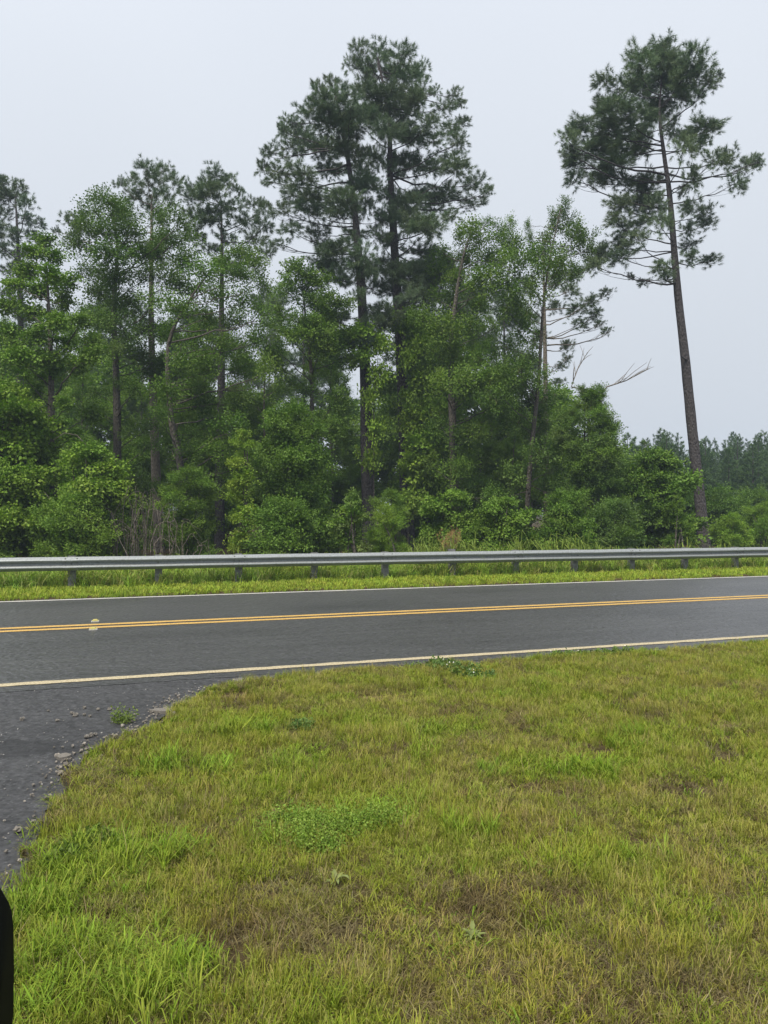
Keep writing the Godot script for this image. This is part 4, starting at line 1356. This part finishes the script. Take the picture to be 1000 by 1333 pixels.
		part("leaves", mesh_of(v, idx, PackedVector2Array(), PackedVector2Array(), PackedVector3Array(), col), M.leaf, root, "stuff")
		if fl.size():
			var ball := SphereMesh.new()
			ball.radius = 0.007
			ball.height = 0.012
			ball.radial_segments = 8
			ball.rings = 4
			scatter("flowers", ball, M.gravel, fl, fc, root)
	# broad-leaved rosettes
	for q in [[437, 1158, 0.06, "grey-green broad-leaved weed below the feathery plant patch"], [615, 1228, 0.055, "dull grey-green leafy weed flat in the brown grass"]]:
		rng.seed = hash(q[3])
		var p := on_ground(q[0], q[1])
		p.y = ground_y(p.x, p.z)
		var root := thing("rosette_weed", q[3], "weed", p)
		var m := tinted(0.6, Color(0.3, 0.35, 0.15))
		m.vertex_color_use_as_albedo = false
		m.albedo_color = Color(0.155, 0.185, 0.055).linear_to_srgb()
		for k in 12:
			var a := TAU * k / 12.0 + rng.randf_range(-0.3, 0.3)
			var dir := Vector3(cos(a), 0, sin(a))
			var side := Vector3(-sin(a), 0, cos(a))
			var l: float = q[2] * rng.randf_range(0.7, 1.25)
			var up := rng.randf_range(0.15, 0.6) * l
			var v := PackedVector3Array()
			var idx := PackedInt32Array()
			for j in 6:
				var f := j / 5.0
				var w := l * 0.12 * sin(PI * clampf(f * 0.92 + 0.08, 0, 1)) * (1.0 + (0.35 if j % 2 == 0 else -0.1))
				var c := dir * l * f + Vector3(0, up * sin(f * 2.2) + 0.02, 0)
				v.append_array([c - side * w + Vector3(0, w * 0.4, 0), c, c + side * w + Vector3(0, w * 0.4, 0)])
				if j > 0:
					var b := (j - 1) * 3
					idx.append_array([b, b + 1, b + 3, b + 1, b + 4, b + 3, b + 1, b + 2, b + 4, b + 2, b + 5, b + 4])
			part("leaf", mesh_of(v, idx), m, root)

func rock(sd: int, flatness: float) -> ArrayMesh:
	rng.seed = sd
	var pts := []
	var sp := SphereMesh.new()
	sp.radius = 1.0
	sp.height = 2.0
	sp.radial_segments = 8
	sp.rings = 4
	var arr := sp.get_mesh_arrays()
	var v: PackedVector3Array = arr[Mesh.ARRAY_VERTEX]
	var f := noise(FastNoiseLite.TYPE_SIMPLEX, 0.8, sd, 2)
	for i in v.size():
		var q := v[i]
		var k := 1.0 + 0.55 * f.get_noise_3d(q.x, q.y, q.z)
		v[i] = Vector3(q.x * k, q.y * k * flatness, q.z * k * 0.85)
	return mesh_of(v, arr[Mesh.ARRAY_INDEX])

func build_stones() -> void:
	var shapes := [rock(1, 0.6), rock(2, 0.7), rock(3, 0.55), rock(4, 0.8)]
	rng.seed = 61
	var places := []
	var colors := PackedColorArray()
	# crumbled gravel along the side road's edge
	for i in 900:
		var z := rng.randf_range(-7.1, -2.2)
		var x := apron_x(z) + rng.randfn() * 0.10 - 0.02
		if z > -4.4 and rng.randf() < 0.75:
			continue
		if across(Vector3(x, 0, z)) > NEAR_EDGE:
			continue
		var s := rng.randf_range(0.004, 0.012) * (2.0 if rng.randf() < 0.08 else 1.0)
		var y := 0.0 if paved(x, z) > 0.0 else ground_y(x, z)
		places.append(Transform3D(Basis(Vector3.UP, rng.randf() * TAU).scaled(Vector3(s, s, s)), Vector3(x, y + s * 0.2, z)))
		var v := rng.randf_range(0.10, 0.28)
		colors.append(Color(v * 1.05, v * 0.96, v * 0.84))
	# loose grit on the side road
	for i in 160:
		var z := rng.randf_range(-7.2, -2.5)
		var x := apron_x(z) - absf(rng.randfn()) * 0.9
		if across(Vector3(x, 0, z)) > NEAR_EDGE + 0.2:
			continue
		var s := rng.randf_range(0.003, 0.007)
		places.append(Transform3D(Basis(Vector3.UP, rng.randf() * TAU).scaled(Vector3(s, s, s)), Vector3(x, s * 0.2 - 0.005, z)))
		var v := rng.randf_range(0.16, 0.40)
		colors.append(Color(v, v * 0.97, v * 0.92))
	var g := scatter("gravel", shapes[0], M.gravel, places, colors, self)
	g.set_meta("label", "crumbled gravel strewn along the side road's broken edge")
	g.set_meta("category", "gravel")
	# stones one can pick out on the asphalt
	var spots := [[29, 936, 0.026], [75, 938, 0.020], [94, 928, 0.022], [98, 931, 0.026], [110, 921, 0.022], [110, 930, 0.018], [128, 923, 0.020], [143, 923, 0.022], [117, 932, 0.018], [63, 925, 0.014], [113, 959, 0.026], [119, 957, 0.022], [124, 956, 0.020]]
	for i in spots.size():
		var p := on_ground(spots[i][0], spots[i][1])
		var o := thing("stone", "small loose grey stone lying on the side road's asphalt", "stone", Vector3(p.x, 0, p.z), "loose stones on the side road")
		var r := part("stone_body", shapes[i % 4], M.stone, o)
		var k: float = spots[i][2] * 0.8
		r.scale = Vector3(k, k, k)
		r.position.y = k * 0.3
		r.rotation.y = rng.randf() * TAU
	# slabs of broken pale concrete at the edge
	for q in [[324, 886, 0.16, 0.09, "pale broken concrete slab where the grass meets the cream line"], [178, 960, 0.10, 0.07, "flat grey slab of broken asphalt half sunk beside the gravel edge"], [85, 985, 0.045, 0.05, "pale flat stone at the crumbling side road edge"], [215, 925, 0.13, 0.06, "broken asphalt slab lying in bare soil at the side road's bend"]]:
		var p := on_ground(q[0], q[1])
		var o := thing("broken_slab", q[4], "slab", Vector3(p.x, 0, p.z))
		var poly := PackedVector2Array()
		for k in 11:
			var a := TAU * k / 11.0
			var w := rng.randf_range(0.72, 1.15)
			poly.append(Vector2(cos(a) * q[2] * w, sin(a) * q[3] * w))
		part("slab_body", prism(poly, Vector3(0, -0.04, 0), Vector3(rng.randf_range(-0.01, 0.01), 0.012, 0), Vector3.RIGHT, Vector3.BACK), M.stone, o)

# ---------------------------------------------------------------- the car that the picture was taken from
func build_car_mirror() -> void:
	var root := thing("car_door", "black rounded door mirror of a dark car beside the grassy verge", "car door", Vector3(0.1, 0.25, -0.30))
	var paint := flat(Color(0.012, 0.013, 0.014), 0.55, 0.25)
	var plastic := flat(Color(0.006, 0.007, 0.006), 0.75, 0.15)
	# outer door skin below the window line, slightly bowed
	var sec := PackedVector2Array([Vector2(0.0, 0.0), Vector2(0.06, 0.02), Vector2(0.10, 0.30), Vector2(0.08, 0.55), Vector2(0.03, 0.72), Vector2(-0.04, 0.73), Vector2(-0.05, 0.0)])
	part("door_panel", prism(sec, Vector3(-0.75, 0, 0), Vector3(0.45, 0, 0), Vector3(0, 0, -1), Vector3.UP), paint, root)
	var handle := PackedVector2Array([Vector2(0.09, 0.56), Vector2(0.125, 0.565), Vector2(0.125, 0.585), Vector2(0.09, 0.59)])
	part("door_handle", prism(handle, Vector3(0.2, 0, 0), Vector3(0.38, 0, 0), Vector3(0, 0, -1), Vector3.UP), plastic, root)
	# mirror housing: a rounded shell that bulges towards the front of the car
	var v := PackedVector3Array()
	var idx := PackedInt32Array()
	var c := Vector3(-0.572, 0.884, -0.36)
	var seg := 28
	var rings := 10
	for j in rings + 1:
		var f := float(j) / rings
		var e := absf(f - 0.55) / (0.55 if f < 0.55 else 0.45)
		var grow := maxf(sqrt(maxf(1.0 - pow(e, 3.0), 0.0)), 0.02)
		for k in seg:
			var a := TAU * k / seg
			var ca := signf(cos(a)) * pow(absf(cos(a)), 0.5)
			var sa := signf(sin(a)) * pow(absf(sin(a)), 0.5)
			v.append(c + Vector3(lerpf(-0.14, 0.12, f), sa * 0.125 * grow, ca * 0.12 * grow))
	for j in rings:
		for k in seg:
			var a := j * seg + k
			var b := j * seg + (k + 1) % seg
			idx.append_array([a, b, a + seg, b, b + seg, a + seg])
	var st := SurfaceTool.new()
	st.begin(Mesh.PRIMITIVE_TRIANGLES)
	st.set_smooth_group(0)
	for q in idx:
		st.add_vertex(v[q])
	st.generate_normals()
	var house := part("mirror_housing", st.commit(), plastic, root)
	var cap := tube_mesh([c + Vector3(0.0, -0.06, 0.118), c + Vector3(0.0, 0.06, 0.118)], [0.01, 0.01], 8)
	part("hinge", cap, plastic, house)
	part("mirror_arm", tube_mesh([Vector3(-0.58, 0.70, -0.02), Vector3(-0.58, 0.74, -0.12), Vector3(-0.577, 0.79, -0.26)], [0.04, 0.034, 0.03], 10), plastic, root)
